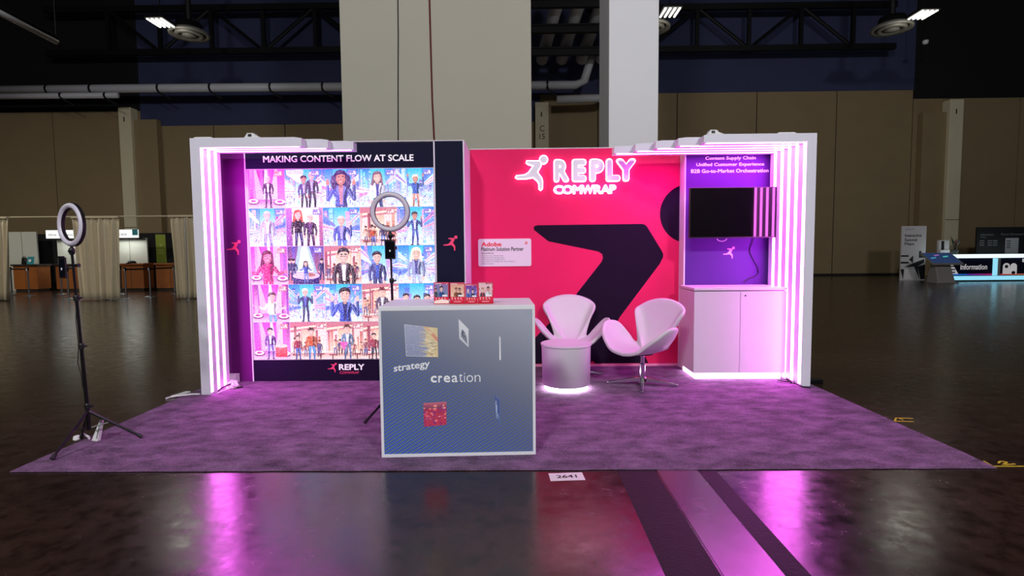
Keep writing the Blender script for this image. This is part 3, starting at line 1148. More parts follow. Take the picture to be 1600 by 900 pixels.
F_ = lambda **k: k
tile(0, 0, 'casino', [F_(x=.55, z0=.0, h=.86, skin=SK1, hair=BLH, top=PLUM, legs=PLUM, pose='stand', hairstyle='bald', shirt=WHT, bow=True)], label='picture of a bald man in a dark tuxedo on a pink stage')
tile(0, 1, 'street', [F_(x=.52, z0=-.06, h=.9, skin=SK2, hair=DKH, top=(84, 66, 140), legs=BLK, hairstyle='short', shirt=SILV),
                      F_(x=.74, z0=-.06, h=1.02, skin=SK1, hair=BLH, top=(70, 50, 100), legs=BLK, hairstyle='bald', shirt=SILV)], 1.0, 'vegas', 'picture of two people in dark jackets under a town sign')
tile(0, 2, 'street', [F_(x=.52, z0=-.75, h=1.72, skin=SK2, hair=PRH, top=(92, 104, 196), legs=NAVY, pose='up', hairstyle='curly', shirt=(200, 150, 170))], label='picture of a woman with curly purple hair raising both hands')
tile(0, 3, 'street', [F_(x=.5, z0=-.35, h=1.28, skin=SK1, hair=(140, 96, 120), top=(226, 226, 250), legs=NAVY, hairstyle='long', shirt=(90, 84, 170))], label='picture of a long-haired woman in an open pale jacket')
tile(0, 4, 'street', [F_(x=.52, z0=-.08, h=.92, skin=SK2, hair=BLH, top=(80, 110, 200), legs=(216, 150, 140), pose='high', hairstyle='short')], label='picture of a blonde woman in a blue corset with arms raised')
tile(1, 0, 'street', [F_(x=.5, z0=-.2, h=1.16, skin=SK1, hair=(206, 206, 230), top=(190, 186, 226), legs=(160, 160, 220), hairstyle='bald', shirt=(236, 236, 250))], .6, label='picture of a pale silver-suited man on a light blue street')
tile(1, 1, 'pale', [F_(x=.33, z0=-.16, h=1.12, skin=SK1, hair=RDH, top=BLK, legs=NAVY, hairstyle='long'),
                    F_(x=.66, z0=-.16, h=1.04, skin=SK1, hair=(244, 236, 232), top=PLUM, legs=PLUM, hairstyle='short', shirt=(120, 80, 140))], .8, label='picture of a red-haired woman beside a second dancer')
tile(1, 2, 'street', [F_(x=.5, z0=-.42, h=1.24, skin=SK1, hair=BLH, top=(84, 92, 190), legs=BLUEJ, pose='wave', hairstyle='bald', shirt=(190, 180, 236))], .2, label='picture of a bald man in a blue jacket raising one hand')
tile(1, 3, 'saloon', [F_(x=.62, z0=.0, h=.56, skin=SK1, hair=DKH, top=(90, 70, 120), legs=JEAN), F_(x=.36, z0=.0, h=.52, skin=SK1, hair=DKH, top=(200, 90, 60), legs=BLUEJ)], label='picture of a warm street crowd behind the ring lamp')
tile(1, 4, 'street', [F_(x=.48, z0=.0, h=.88, skin=SK2, hair=DKH, top=(70, 84, 170), legs=(76, 90, 180), pose='up', hairstyle='short', shirt=(226, 226, 250))], .3, label='picture of a dark-haired man in a blue suit standing tall')
tile(2, 0, 'casino', [F_(x=.46, z0=-.62, h=1.52, skin=(226, 140, 170), hair=(120, 30, 80), top=(226, 60, 140), legs=(200, 50, 130), pose='out', hairstyle='long')], label='picture of a dark-haired woman singing in a pink hall')
tile(2, 1, 'spot', [F_(x=.5, z0=.0, h=.62, skin=SK1, hair=DKH, top=(90, 110, 200), legs=(120, 150, 226), pose='out', hairstyle='long')], .6, 'wheel', 'picture of a woman in a blue gown at a roulette table')
tile(2, 2, 'saloon', [F_(x=.54, z0=-.72, h=1.68, skin=SK1, hair=DKH, top=(66, 40, 66), legs=BLK, hairstyle='short', shirt=WHT, glasses=True, bow=True)], label='picture of a man in glasses and a black bow tie')
tile(2, 3, 'street', [F_(x=.44, z0=-.5, h=1.36, skin=SK1, hair=DKH, top=(76, 76, 150), legs=NAVY, hairstyle='short', shirt=(70, 100, 200))], label='picture of a dark-haired man in a navy jacket')
tile(2, 4, 'street', [F_(x=.5, z0=-.38, h=1.34, skin=SK1, hair=BLH, top=(156, 160, 210), legs=SILV, hairstyle='long', shirt=(96, 92, 160))], label='picture of a blonde woman in a silver coat')
tile(3, 0, 'casino', [F_(x=.55, z0=-.3, h=1.1, skin=SK1, hair=(100, 60, 70), top=WHT, legs=(110, 170, 226), pose='out', hairstyle='short')], label='picture of a man in a white shirt and pale jeans')
tile(3, 1, 'street', [F_(x=.46, z0=.0, h=.9, skin=SK1, hair=BLH, top=(52, 56, 130), legs=(50, 44, 110), pose='up', hairstyle='short', shirt=(120, 130, 220))], label='picture of a blond man dancing on a blue street')
tile(3, 2, 'street', [F_(x=.54, z0=-.74, h=1.66, skin=SK1, hair=DKH, top=(72, 96, 200), legs=NAVY, pose='up', hairstyle='short', shirt=(50, 56, 130))], label='close picture of a dark-haired man raising both gloved hands')
tile(3, 3, 'saloon', [F_(x=.56, z0=-.1, h=1.0, skin=SK1, hair=DKH, top=(90, 70, 110), legs=JEAN, hat=(150, 60, 80), shirt=WHT)], label='picture of a cowboy in a red hat by warm shopfronts')
tile(3, 4, 'street', [F_(x=.2, z0=-.2, h=.95, skin=SK1, hair=DKH, top=BLUEJ, legs=NAVY), F_(x=.5, z0=-.3, h=1.0, skin=SK1, hair=DKH, top=NAVY, legs=NAVY),
                      F_(x=.78, z0=-.25, h=.98, skin=SK1, hair=DKH, top=SILV, legs=NAVY)], label='picture of three friends on a blue street')
tile(4, 0, 'casino', [F_(x=.46, z0=.0, h=.86, skin=SK1, hair=DKH, top=(110, 60, 150), legs=(120, 90, 180), shirt=WHT)], extra='redtable', label='picture of a dealer in a violet waistcoat by a red table')
tile(4, 1, 'saloon', [F_(x=.22, z0=.0, h=.66, skin=SK1, hair=DKH, top=(170, 60, 90), legs=(80, 120, 210)),
                      F_(x=.6, z0=-.05, h=.9, skin=SK1, hair=DKH, top=(206, 100, 60), legs=(70, 150, 220), hat=(110, 60, 70))], label='picture of two cowboys inside a warm saloon')
tile(4, 2, 'saloon', [F_(x=.58, z0=-.03, h=.96, skin=SK1, hair=DKH, top=(120, 140, 180), legs=(110, 130, 180), hat=(130, 84, 84), shirt=WHT)], extra='flag', label='picture of a cowboy holding a pink bandana')
tile(4, 3, 'saloon', [F_(x=.3, z0=.0, h=.7, skin=SK1, hair=DKH, top=(170, 60, 90), legs=BLK)], extra='redtable', label='picture of a warm saloon partly behind the counter')
tile(4, 4, 'saloon', [F_(x=.5, z0=.0, h=.8, skin=SK1, hair=DKH, top=NAVY, legs=JEAN)], label='picture of a saloon guest low behind the counter')

for (r, c), (bg, figs, pink, extra, lab) in TILES.items():
    rn = random.Random(100 + r * 7 + c * 31)
    P = Paint(1, 1, TW - .006, TH - .006)
    if bg == 'street':
        bg_street(P, rn, pink)
    elif bg == 'casino':
        bg_casino(P, rn)
    elif bg == 'saloon':
        bg_saloon(P, rn)
    elif bg == 'pale':
        P.rect(0, 0, 1, 1, (250, 226, 236), (248, 238, 246))
        P.rect(0, 0, .16, 1, (150, 90, 170), (190, 130, 210))
        P.rect(.9, 0, 1, 1, (170, 100, 150), (210, 150, 190))
        P.ell(.55, .55, .32, .4, (255, 250, 244))
        speck(P, rn, 40, 0, .1, .22, .9, PINKS + [(90, 60, 140)])
        speck(P, rn, 30, .84, .1, 1, .9, PINKS + [(90, 60, 140)])
    elif bg == 'spot':
        P.rect(0, 0, 1, 1, (220, 150, 180), (96, 90, 190))
        for k in range(8):
            x = rn.choice((rn.uniform(0, .25), rn.uniform(.75, 1)))
            P.rect(x, 0, x + .06, 1, (200, 130, 150), (120, 80, 150))
        P.poly([(.3, 1), (.6, 1), (.86, .1), (.12, .1)], (176, 206, 250))
        P.poly([(.4, 1), (.54, 1), (.74, .2), (.24, .2)], (236, 246, 255))
        P.ell(.5, .45, .2, .2, (255, 255, 250))
        for x in (.06, .94, .16):
            person(P, rn, x, .1, .6, SK1, DKH, NAVY, NAVY, small=True)
    if extra == 'vegas':
        P.poly([(.04, .98), (.52, .98), (.5, .8), (.4, .62), (.06, .86)], (252, 244, 250))
        P.bar((.04, .85), (.4, .62), .012, .012, (200, 80, 140))
    if extra == 'wheel':
        P.ell(.5, .2, .42, .13, (84, 60, 140))
        P.rect(.14, 0, .86, .18, (70, 50, 130))
        P.ell(.5, .22, .38, .1, (226, 200, 226))
        P.ell(.62, .24, .14, .05, (180, 120, 110))
    for f in figs:
        person(P, rn, **f)
    if extra == 'redtable':
        P.rect(.6, .06, .92, .36, (224, 70, 90), (250, 120, 130))
        P.ell(.76, .36, .18, .05, (255, 206, 206))
    if extra == 'flag':
        P.poly([(.36, .46), (.6, .46), (.48, .22)], (246, 110, 190))
    badge(P, rn, bg in ('saloon', 'casino'))
    x0 = GX0 + c * TW + .003
    z0 = GZ1 - (r + 1) * TH + .003
    o = P.build('picture_tile', M_tile, pw, (x0 - PW[0], 5.6325 - PW[1], z0 - PW[2]))
    part_label(o, lab)
    if extra == 'vegas':
        lt = letters('lettering', 'LAS VEGAS', mat('grey_violet_ink', (170, 150, 190), .6, emit=(.35, .28, .42), estr=.5), o,
                     (.085 * TW, .86 * TH, .5 * TW, .94 * TH), -.012, .0, depth=.0008)

# ---- pink wall
M_pink = mat('hot_pink_fabric', (228, 40, 98), .8, spec=.15, noise=.03, nscale=3, bump=.03, bscale=400)
M_shape = mat('dark_plum_print', (30, 17, 38), .8, spec=.1, noise=.05, nscale=3)
KW = (.68, 6.28, CZ)
kw = thing('pink_wall', 'hot pink fabric wall with a giant dark running figure', 'display wall', KW)


def kbox(name, x0, z0, x1, z1, y0, y1, m):
    return wbox(name, x0, z0, x1, z1, y0, y1, m, base=KW, parent=kw)


kbox('fabric_panel', -.55, CZ + .03, 1.91, 2.556, 6.28, 6.34, M_pink)
kbox('top_profile', -.55, 2.557, 1.91, 2.565, 6.276, 6.345, M_edge)
kbox('base_profile', -.55, CZ, 1.91, CZ + .029, 6.276, 6.345, mat('pink_base_profile', (240, 150, 185), .5, noise=.03))
body = [(.185, 1.655), (.196, 1.67), (.23, 1.678), (1.445, 1.683), (1.475, 1.676), (1.505, 1.651), (1.679, 1.367), (1.696, 1.33), (1.694, 1.292), (1.658, 1.217),
        (1.19, .588), (1.115, .444), (1.168, .367), (1.494, .12), (1.533, .042), (.904, .042), (.874, .07), (.828, .042), (-.12, .042),
        (.192, .351), (.625, .797), (.977, 1.246), (.993, 1.29), (.985, 1.335), (.94, 1.366), (.356, 1.49), (.187, 1.625)]
MB().prism_xz([(p[0] - KW[0], p[1] - KW[2]) for p in body], -.0012, 0).build('printed_figure', M_shape, kw)
hd = [(1.994 + .341 * math.cos(R(a)), 1.796 + .341 * math.sin(R(a))) for a in range(0, 360, 6)]
hd = [p for p in clip_poly(hd, -1, 0, 1.909, 3)]
MB().prism_xz([(p[0] - KW[0], p[1] - KW[2]) for p in hd], -.0012, 0).build('printed_head', M_shape, kw)

# ---- halo-lit sign on the pink wall
M_face = mat('pale_grey_letter_face', (236, 240, 242), .45, noise=.02)
M_halo = mat('halo_acrylic', (250, 225, 240), .5, emit=(1.0, .62, .84), estr=3.2)
sg = thing('halo_sign', 'glowing halo-lit white company sign on the pink wall', 'sign', (.68, 6.28, 2.0))
SB = (.68, 6.28, 2.0)


def halo_letter(ch, x0, z0, x1, z1, w1, w2, y_off=.03):
    # lit acrylic body (heavier stroke) with the grey face in front of it
    g = .012 if w2 > .05 else .010
    a = letters('letter', ch, M_halo, sg, (x0 - g, z0 - g, x1 + g, z1 + g), 6.28, w2, depth=.035, loc_base=SB)
    f = letters('letter_face', ch, M_face, a, (x0, z0, x1, z1), 6.28 - .0352, w1, depth=.006, loc_base=SB)


for ch, x0, x1 in (('R', .43, .585), ('E', .64, .785), ('P', .842, .99), ('L', 1.033, 1.175), ('Y', 1.15, 1.355)):
    halo_letter(ch, x0, 2.182, x1, 2.42, .05, .075)
for i, (ch, x0, x1) in enumerate((('C', .425, .515), ('O', .528, .632), ('M', .65, .74), ('W', .752, .872), ('R', .89, .965), ('A', .972, 1.062), ('P', 1.075, 1.13))):
    halo_letter(ch, x0, 2.042, x1, 2.125, .004, .045)
hb = runner('runner_emblem', -.018, 2.085, .385, 6.28, .035, M_halo, sg, SB, g=.011)
runner('emblem_face', -.018, 2.085, .385, 6.28 - .0352, .006, M_face, hb, SB)

# ---- partner plaque
M_plaque = mat('white_acrylic_plaque', (236, 228, 236), .3, noise=.02)
QB = (-.156, 6.28, 1.2)
q = thing('partner_plaque', 'white rounded partner plaque with red heading on the pink wall', 'plaque', QB)
x0, z0, x1, z1, rr = -.466, 1.202, .154, 1.524, .022
ps = []
for cx, cz, a0 in ((x1 - rr, z1 - rr, 0), (x0 + rr, z1 - rr, 90), (x0 + rr, z0 + rr, 180), (x1 - rr, z0 + rr, 270)):
    for k in range(6):
        a = R(a0 + 90 * k / 5)
        ps.append((cx + rr * math.cos(a) - QB[0], cz + rr * math.sin(a) - QB[2]))
MB().prism_xz(ps, -.014, -.0015).build('board', M_plaque, q)
YQ = 6.28 - .014
lt = lambda s, r_, m, wt: letters('lettering', s, m, q, r_, YQ, wt, depth=.001, loc_base=QB)
lt('Adobe', (-.43, 1.436, -.195, 1.487), M_redink, .03)
lt('Platinum Solution Partner', (-.432, 1.382, .064, 1.428), M_ink, .018)
lt('Specialized', (-.43, 1.342, -.288, 1.369), M_ink, .0)
for k, (s, x1_) in enumerate((('Adobe Experience Manager Sites', -.175), ('Adobe Experience Manager Assets', -.16), ('Adobe Experience Manager Forms', -.16),
                              ('Adobe Experience Manager Sites - Run & Operate', -.045), ('Adobe Commerce', -.288))):
    lt(s, (-.43, 1.318 - .0225 * k, x1_, 1.333 - .0225 * k), M_ink, .0)
# small letter emblem
MB().prism_xz([(p[0] - QB[0], p[1] - QB[2]) for p in ((.078, 1.458), (.094, 1.492), (.102, 1.492), (.117, 1.458), (.109, 1.458), (.098, 1.482), (.092, 1.466), (.099, 1.466), (.1, 1.458))],
              -.015, -.014).build('letter_emblem', M_redink, q)

# ---- purple wall on the right
M_purple = mat('violet_fabric', (78, 46, 124), .8, spec=.15, noise=.04, nscale=3, bump=.03, bscale=400)
VW = (2.35, 6.1, CZ)
vw = thing('violet_wall', 'violet fabric wall panel behind the television', 'display wall', VW)
wbox('fabric_panel', 1.892, CZ, 2.90, 2.462, 6.1, 6.2, M_purple, base=VW, parent=vw)
wbox('edge_profile', 1.878, CZ, 1.892, 2.466, 6.094, 6.276, M_white, base=VW, parent=vw)
wbox('edge_profile', 1.878, 2.462, 2.90, 2.47, 6.094, 6.2, M_white, base=VW, parent=vw)
for s, r_ in (('Content Supply Chain', (2.108, 2.37, 2.672, 2.417)), ('Unified Customer Experience', (2.008, 2.30, 2.766, 2.347)),
              ('B2B Go-to-Market Orchestration', (1.95, 2.236, 2.818, 2.277))):
    letters('lettering', s, M_whiteink, vw, r_, 6.1, .018, loc_base=VW)
runner('runner_emblem', 2.325, 1.27, .138, 6.1, .002, mat('pale_pink_ink', (250, 170, 200), .6, noise=.02), vw, VW)

# ---- television
M_screen = mat('black_glossy_screen', (4, 4, 6), .06, noise=.05, spec=.6, coat=.3)
TB = (2.328, 5.85, 1.5)
tv = thing('television', 'black flat television mounted on the violet wall', 'television', TB)
MB().box(-.468, .0, 0, .468, .035, .545).build('housing', M_black, tv, bevel=.004)
MB().box(-.460, -.002, .012, .460, .0, .537).build('screen', M_screen, tv)
MB().box(-.2, .035, .12, .2, .09, .42).build('back_cover', M_black, tv, bevel=.01)
MB().box(-.09, .09, .18, .09, .249, .36).build('wall_mount', M_blackmetal, tv)
cab = [(2.658, 6.085, 1.55), (2.65, 6.086, 1.46), (2.623, 6.09, 1.386), (2.624, 6.09, 1.336), (2.67, 6.09, 1.241), (2.714, 6.09, 1.169), (2.723, 6.09, 1.103),
       (2.688, 6.09, 1.067), (2.616, 6.09, 1.046), (2.559, 6.085, 1.0)]
MB().tube([(p[0] - TB[0], p[1] - TB[1], p[2] - TB[2]) for p in cab], .0045, 6).build('power_cable', M_black, tv)
arc = [(2.30 + .055 * math.cos(R(a)), 6.08, 1.50 + .032 * math.sin(R(a))) for a in range(180, 361, 20)]
MB().tube([(p[0] - TB[0], p[1] - TB[1], p[2] - TB[2]) for p in arc], .004, 6).build('white_cable_loop', M_beige, tv)

# ---- cabinet
CB = (2.31, 5.57, CZ)
cb = thing('cabinet', 'white two-door cabinet under the television, glowing at its foot', 'cabinet', CB)
hw = .478
MB().box(-hw, .02, .07, hw, .50, .935).build('body', M_whitecab, cb, bevel=.003)
MB().box(-hw - .004, -.004, .94, hw + .004, .515, .968).build('top', M_whitecab, cb, bevel=.003)
for s in (-1, 1):
    a, c = (-hw, -.002) if s < 0 else (.002, hw)
    d = MB().box(a, 0, .07, c, .018, .93).build('door', M_whitecab, cb, bevel=.002)
    if s > 0:
        MB().lathe([(.008, 0), (.009, .004), (.006, .006)], 14).build('lock', M_blackmetal, d, (.05, 0, .885), (R(90), 0, 0))
M_underglow = mat('pink_white_led_glow', (240, 240, 240), .5, emit=(1, .62, 1), estr=9)
MB().box(-hw + .03, .035, .004, hw - .03, .06, .069).build('under_light', M_underglow, cb)
MB().box(-hw + .03, .06, .004, -hw + .05, .45, .069).build('under_light', M_underglow, cb)
for x in (-hw + .1, hw - .1):
    for yy in (.12, .42):
        MB().box(x - .02, yy - .02, 0, x + .02, yy + .02, .07).build('foot', M_blackmetal, cb)

# ---- round glowing side table
tb = thing('round_table', 'round white drum table glowing white at its foot', 'table', (.469, 5.27, CZ))
M_drum = mat('white_drum_laminate', (205, 201, 207), .4, noise=.02, nscale=5)
MB().lathe([(.232, .045), (.236, .047), (.243, .43), (.243, .432)], 64).build('drum', M_drum, tb, smooth=False)
for p in tb.children[-1].data.polygons:
    p.use_smooth = len(p.vertices) == 4
MB().lathe([(.248, .433), (.251, .436), (.251, .45), (.248, .453)], 64).build('table_top', M_drum, tb)
MB().lathe([(.17, 0), (.17, .03)], 40).build('plinth', M_blackmetal, tb)
o = MB().lathe([(.18, .002), (.212, .002), (.212, .044), (.18, .044)], 48, close_bottom=False, close_top=False).build('light_ring', M_glow, tb)


# ---- swan-shaped lounge chairs
M_uph = mat('white_leatherette', (200, 197, 200), .42, noise=.02, nscale=6, bump=.03, bscale=120)


def smooth_interp(keys, x):
    """cubic through the keys, flat at both ends"""
    n = len(keys)

    def slope(i, c):
        if i == 0 or i == n - 1:
            return 0.0
        return (keys[i + 1][1][c] - keys[i - 1][1][c]) / (keys[i + 1][0] - keys[i - 1][0])
    for i in range(n - 1):
        a, va = keys[i]
        d, vd = keys[i + 1]
        if x <= d:
            h_ = d - a
            t = (x - a) / h_
            return [va[c] * (2 * t ** 3 - 3 * t * t + 1) + slope(i, c) * h_ * (t ** 3 - 2 * t * t + t)
                    + vd[c] * (3 * t * t - 2 * t ** 3) + slope(i + 1, c) * h_ * (t ** 3 - t * t) for c in (0, 1)]
    return list(keys[-1][1])


# |angle from the front| : (plan radius of the rim, rim height above the seat)
SWAN = [(0, (.315, .04)), (30, (.35, .055)), (52, (.39, .165)), (70, (.405, .255)), (84, (.395, .275)), (98, (.36, .25)), (110, (.295, .15)), (121, (.24, .06)),
        (129, (.22, .07)), (137, (.265, .33)), (150, (.325, .425)), (165, (.325, .485)), (180, (.32, .505))]


def swan_chair(loc, face, base_rot, label):
    t = thing('lounge_chair', label, 'chair', (loc[0], loc[1], CZ), 0, group='white swan-shaped lounge chairs')
    NP, NT = 144, 14
    vs_, fs = [(0, 0, 0)], []
    for j in range(1, NT + 1):
        tt = j / NT
        for k in range(NP):
            ph = 2 * PI * k / NP
            d = math.degrees(ph)
            ad = d if d <= 180 else 360 - d
            rad, zz = smooth_interp(SWAN, ad)
            r_ = rad * tt ** .72
            z = zz * tt ** 2.1
            if ad < 40:                       # waterfall front
                z -= .045 * (1 - ad / 40) * tt ** 4
            lx, ly = r_ * math.sin(ph), -r_ * math.cos(ph)    # front is -y
            if ad > 115:
                kx = min(1, (ad - 115) / 15)
                lx *= 1 + .78 * kx * z / .5
                ly *= 1 + .05 * kx
            vs_.append((lx, ly, z))
    for k in range(NP):
        fs.append((0, 1 + k, 1 + (k + 1) % NP))
    for j in range(NT - 1):
        for k in range(NP):
            l = (k + 1) % NP
            a = 1 + j * NP
            fs.append((a + k, a + NP + k, a + NP + l, a + l))
    me = bpy.data.meshes.new('shell')
    me.from_pydata(vs_, [], fs)
    bm = bmesh.new()
    bm.from_mesh(me)
    bmesh.ops.recalc_face_normals(bm, faces=bm.faces)
    up = sum((f.normal.z for f in bm.faces))
    if up < 0:
        bmesh.ops.reverse_faces(bm, faces=bm.faces)
    bm.to_mesh(me)
    bm.free()
    o = link('shell', me, M_uph, t, (0, 0, .365), (0, 0, face), smooth=True)
    md = o.modifiers.new('thickness', 'SOLIDIFY')
    md.thickness = .036
    md.offset = -1
    md2 = o.modifiers.new('round', 'SUBSURF')
    md2.levels = md2.render_levels = 1
    MB().lathe([(.105, .318), (.11, .325), (.06, .33)], 24).build('seat_plate', M_blackmetal, t)
    MB().lathe([(.03, .05), (.03, .22), (.021, .225), (.021, .32)], 24).build('column', M_chrome, t, smooth=False)
    MB().lathe([(.045, .03), (.05, .045), (.04, .085), (.03, .09)], 24).build('hub', M_chrome, t)
    for k in range(4):
        a = base_rot + k * PI / 2
        L = .345
        vs2 = [(.02, -.026, .04), (.02, .026, .04), (.02, .022, .085), (.02, -.022, .085),
               (L, -.014, .0), (L, .014, .0), (L, .012, .022), (L, -.012, .022)]
        MB().add(vs2, ((0, 1, 2, 3), (7, 6, 5, 4), (0, 4, 5, 1), (1, 5, 6, 2), (2, 6, 7, 3), (3, 7, 4, 0))).build(
            'base_leg', M_chrome, t, (0, 0, 0), (0, 0, a), bevel=.003)
    return t


swan_chair((.583, 5.885), R(0), R(-8), 'white swan-shaped lounge chair behind the round drum table')
swan_chair((1.25, 5.37), R(-52), R(-13), 'white swan-shaped lounge chair beside the cabinet, turned sideways')

# ---- reception counter
def counter_print_material():
    m = bpy.data.materials.new('dot_raster_painted_gloss')
    m.use_nodes = True
    nt = m.node_tree
    b = nt.nodes['Principled BSDF']
    tc = nt.nodes.new('ShaderNodeTexCoord')
    sp = nt.nodes.new('ShaderNodeSeparateXYZ')
    nt.links.new(tc.outputs['Object'], sp.inputs['Vector'])

    def math_(op, a, c, v=None):
        n = nt.nodes.new('ShaderNodeMath')
        n.operation = op
        for i, q_ in enumerate((a, c)):
            if q_ is None:
                continue
            if isinstance(q_, (int, float)):
                n.inputs[i].default_value = q_
            else:
                nt.links.new(q_, n.inputs[i])
        return n.outputs[0]
    X, Z = sp.outputs['X'], sp.outputs['Z']
    # raster of printed dots on slightly turned rows
    rx = math_('ADD', math_('MULTIPLY', X, 250.0), math_('MULTIPLY', Z, 62.0))
    rz = math_('ADD', math_('MULTIPLY', Z, 330.0), math_('MULTIPLY', X, 84.0))
    dots = math_('MULTIPLY', math_('SINE', rx, None), math_('SINE', rz, None))
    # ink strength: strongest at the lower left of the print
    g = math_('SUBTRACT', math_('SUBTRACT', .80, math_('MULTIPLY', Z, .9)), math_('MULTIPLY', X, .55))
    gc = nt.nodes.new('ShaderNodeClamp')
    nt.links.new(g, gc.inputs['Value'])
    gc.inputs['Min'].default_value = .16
    no = nt.nodes.new('ShaderNodeTexNoise')
    no.inputs['Scale'].default_value = 160
    no.inputs['Detail'].default_value = 2
    nt.links.new(tc.outputs['Object'], no.inputs['Vector'])
    dn = math_('ADD', dots, math_('MULTIPLY', math_('SUBTRACT', no.outputs['Fac'], .5), .5))
    cr = nt.nodes.new('ShaderNodeValToRGB')
    e = cr.color_ramp.elements
    e[0].position, e[0].color = .25, lin((84, 150, 116))
    e[1].position, e[1].color = .75, lin((44, 56, 226))
    mid = e.new(.45)
    mid.color = lin((98, 102, 118))
    nt.links.new(math_('ADD', math_('MULTIPLY', dn, .5), .5), cr.inputs['Fac'])
    top = nt.nodes.new('ShaderNodeMix')  # gloss gradient put into the base colour, paler to the upper right
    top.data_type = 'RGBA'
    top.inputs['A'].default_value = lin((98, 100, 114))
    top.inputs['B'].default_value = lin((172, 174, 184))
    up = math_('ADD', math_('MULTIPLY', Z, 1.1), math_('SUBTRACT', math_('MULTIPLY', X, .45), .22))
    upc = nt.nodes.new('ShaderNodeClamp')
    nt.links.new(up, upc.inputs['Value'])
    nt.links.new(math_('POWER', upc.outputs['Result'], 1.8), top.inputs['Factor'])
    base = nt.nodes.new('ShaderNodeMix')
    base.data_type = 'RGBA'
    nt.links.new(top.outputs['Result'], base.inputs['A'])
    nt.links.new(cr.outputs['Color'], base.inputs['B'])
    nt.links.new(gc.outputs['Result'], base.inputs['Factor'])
    # fine grain of the print
    gr = nt.nodes.new('ShaderNodeMix')
    gr.data_type = 'RGBA'
    gr.blend_type = 'OVERLAY'
    gr.inputs['Factor'].default_value = .45
    nt.links.new(base.outputs['Result'], gr.inputs['A'])
    nt.links.new(no.outputs['Color'], gr.inputs['B'])
    hs = nt.nodes.new('ShaderNodeMix')
    hs.data_type = 'RGBA'
    hs.inputs['Factor'].default_value = .25
    nt.links.new(base.outputs['Result'], hs.inputs['A'])
    nt.links.new(gr.outputs['Result'], hs.inputs['B'])
    nt.links.new(hs.outputs['Result'], b.inputs['Base Color'])
    b.inputs['Roughness'].default_value = .55
    return m


RB = (-.404, 3.482, CZ)
RZ = R(2.5)
rc = thing('reception_counter', 'square white counter with a printed grey and blue front', 'counter', RB, RZ)
W2, HC, DC = .512, 1.005, .56
MB().box(-W2, .012, 0, -W2 + .025, DC, HC - .03).build('side_panel', M_white, rc, bevel=.002)
MB().box(W2 - .025, .012, 0, W2, DC, HC - .03).build('side_panel', M_white, rc, bevel=.002)
MB().box(-W2, .0, HC - .03, W2, DC, HC).build('counter_top', M_white, rc, bevel=.003)
MB().box(-W2 + .025, .012, 0, W2 - .025, DC, .03).build('bottom_panel', M_white, rc)
for a in ((-W2, 0, -W2 + .018, HC - .03), (W2 - .018, 0, W2, HC - .03), (-W2 + .018, 0, W2 - .018, .02)):
    MB().box(a[0], -.004, a[1], a[2], .012, a[3]).build('front_profile', M_edge, rc)
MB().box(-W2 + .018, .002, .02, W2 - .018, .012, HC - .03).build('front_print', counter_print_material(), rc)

M_card = print_mat('card_print', rough=.5)
YC = .0015


def cloc(x, z):
    """front-face position from place on the booth axes"""
    return (x - RB[0], z - RB[2])


def quad_card(name, pts, painter, label):
    """picture card drawn in perspective on the counter front: painter works in unit u,v and is warped on the quad (bl, br, tr, tl)"""
    bl, br, tr, tl = [cloc(*p) for p in pts]
    P = Paint(1, 1, 1, 1, .000012)
    painter(P)

    def wp(u, v):
        a = (bl[0] + (br[0] - bl[0]) * u, bl[1] + (br[1] - bl[1]) * u)
        c = (tl[0] + (tr[0] - tl[0]) * u, tl[1] + (tr[1] - tl[1]) * u)
        return (a[0] + (c[0] - a[0]) * v, a[1] + (c[1] - a[1]) * v)
    P.v = [(wp(x, z)[0], YC + y - .0004, wp(x, z)[1]) for x, y, z in P.v]
    o = P.build(name, M_card, rc)
    part_label(o, label)


def p_splash(P):
    rn = random.Random(5)
    P.rect(0, 0, 1, 1, (214, 216, 226))
    P.rect(.012, .015, .988, .985, (150, 156, 186), (172, 176, 202))
    speck(P, rn, 60, 0, 0, .7, 1, [(186, 190, 212), (140, 146, 178), (200, 202, 220)], .01, .04)
    P.poly([(.62, 0), (1, 0), (1, 1), (.55, 1), (.7, .8), (.6, .55), (.72, .3)], (226, 206, 160))
    P.poly([(.6, .98), (.72, .98), (1, .66), (1, .5), (.84, .7)], (224, 150, 130))
    for k in range(46):
        z = rn.uniform(.02, .95)
        x = rn.uniform(.68, .9)
        L = rn.uniform(.12, .36)
        P.poly([(x, z + .02), (x, z - .02), (x - L, z + rn.uniform(-.06, .08))], rn.choice(((232, 214, 170), (240, 228, 200), (214, 186, 140))))
    for k in range(26):
        z = rn.uniform(.02, .6)
        x = rn.uniform(.8, 1)
        P.bar((x, z), (x - rn.uniform(.08, .2), z + rn.uniform(-.05, .05)), .015, .004, rn.choice(((110, 100, 110), (250, 240, 210), (150, 120, 100))))


def p_mount(P):
    rn = random.Random(6)
    P.rect(0, 0, 1, 1, (206, 210, 218), (226, 226, 232))
    P.poly([(.2, .2), (.85, .1), (.8, .45), (.6, .62), (.4, .66), (.25, .5)], (130, 136, 150))
    P.poly([(.3, .3), (.6, .3), (.55, .6), (.38, .58)], (92, 98, 114))
    speck(P, rn, 20, .2, .2, .8, .6, [(200, 204, 212), (110, 116, 130)], .02, .08)


def p_white(P):
    P.rect(0, 0, 1, 1, (236, 236, 240), (214, 216, 222))


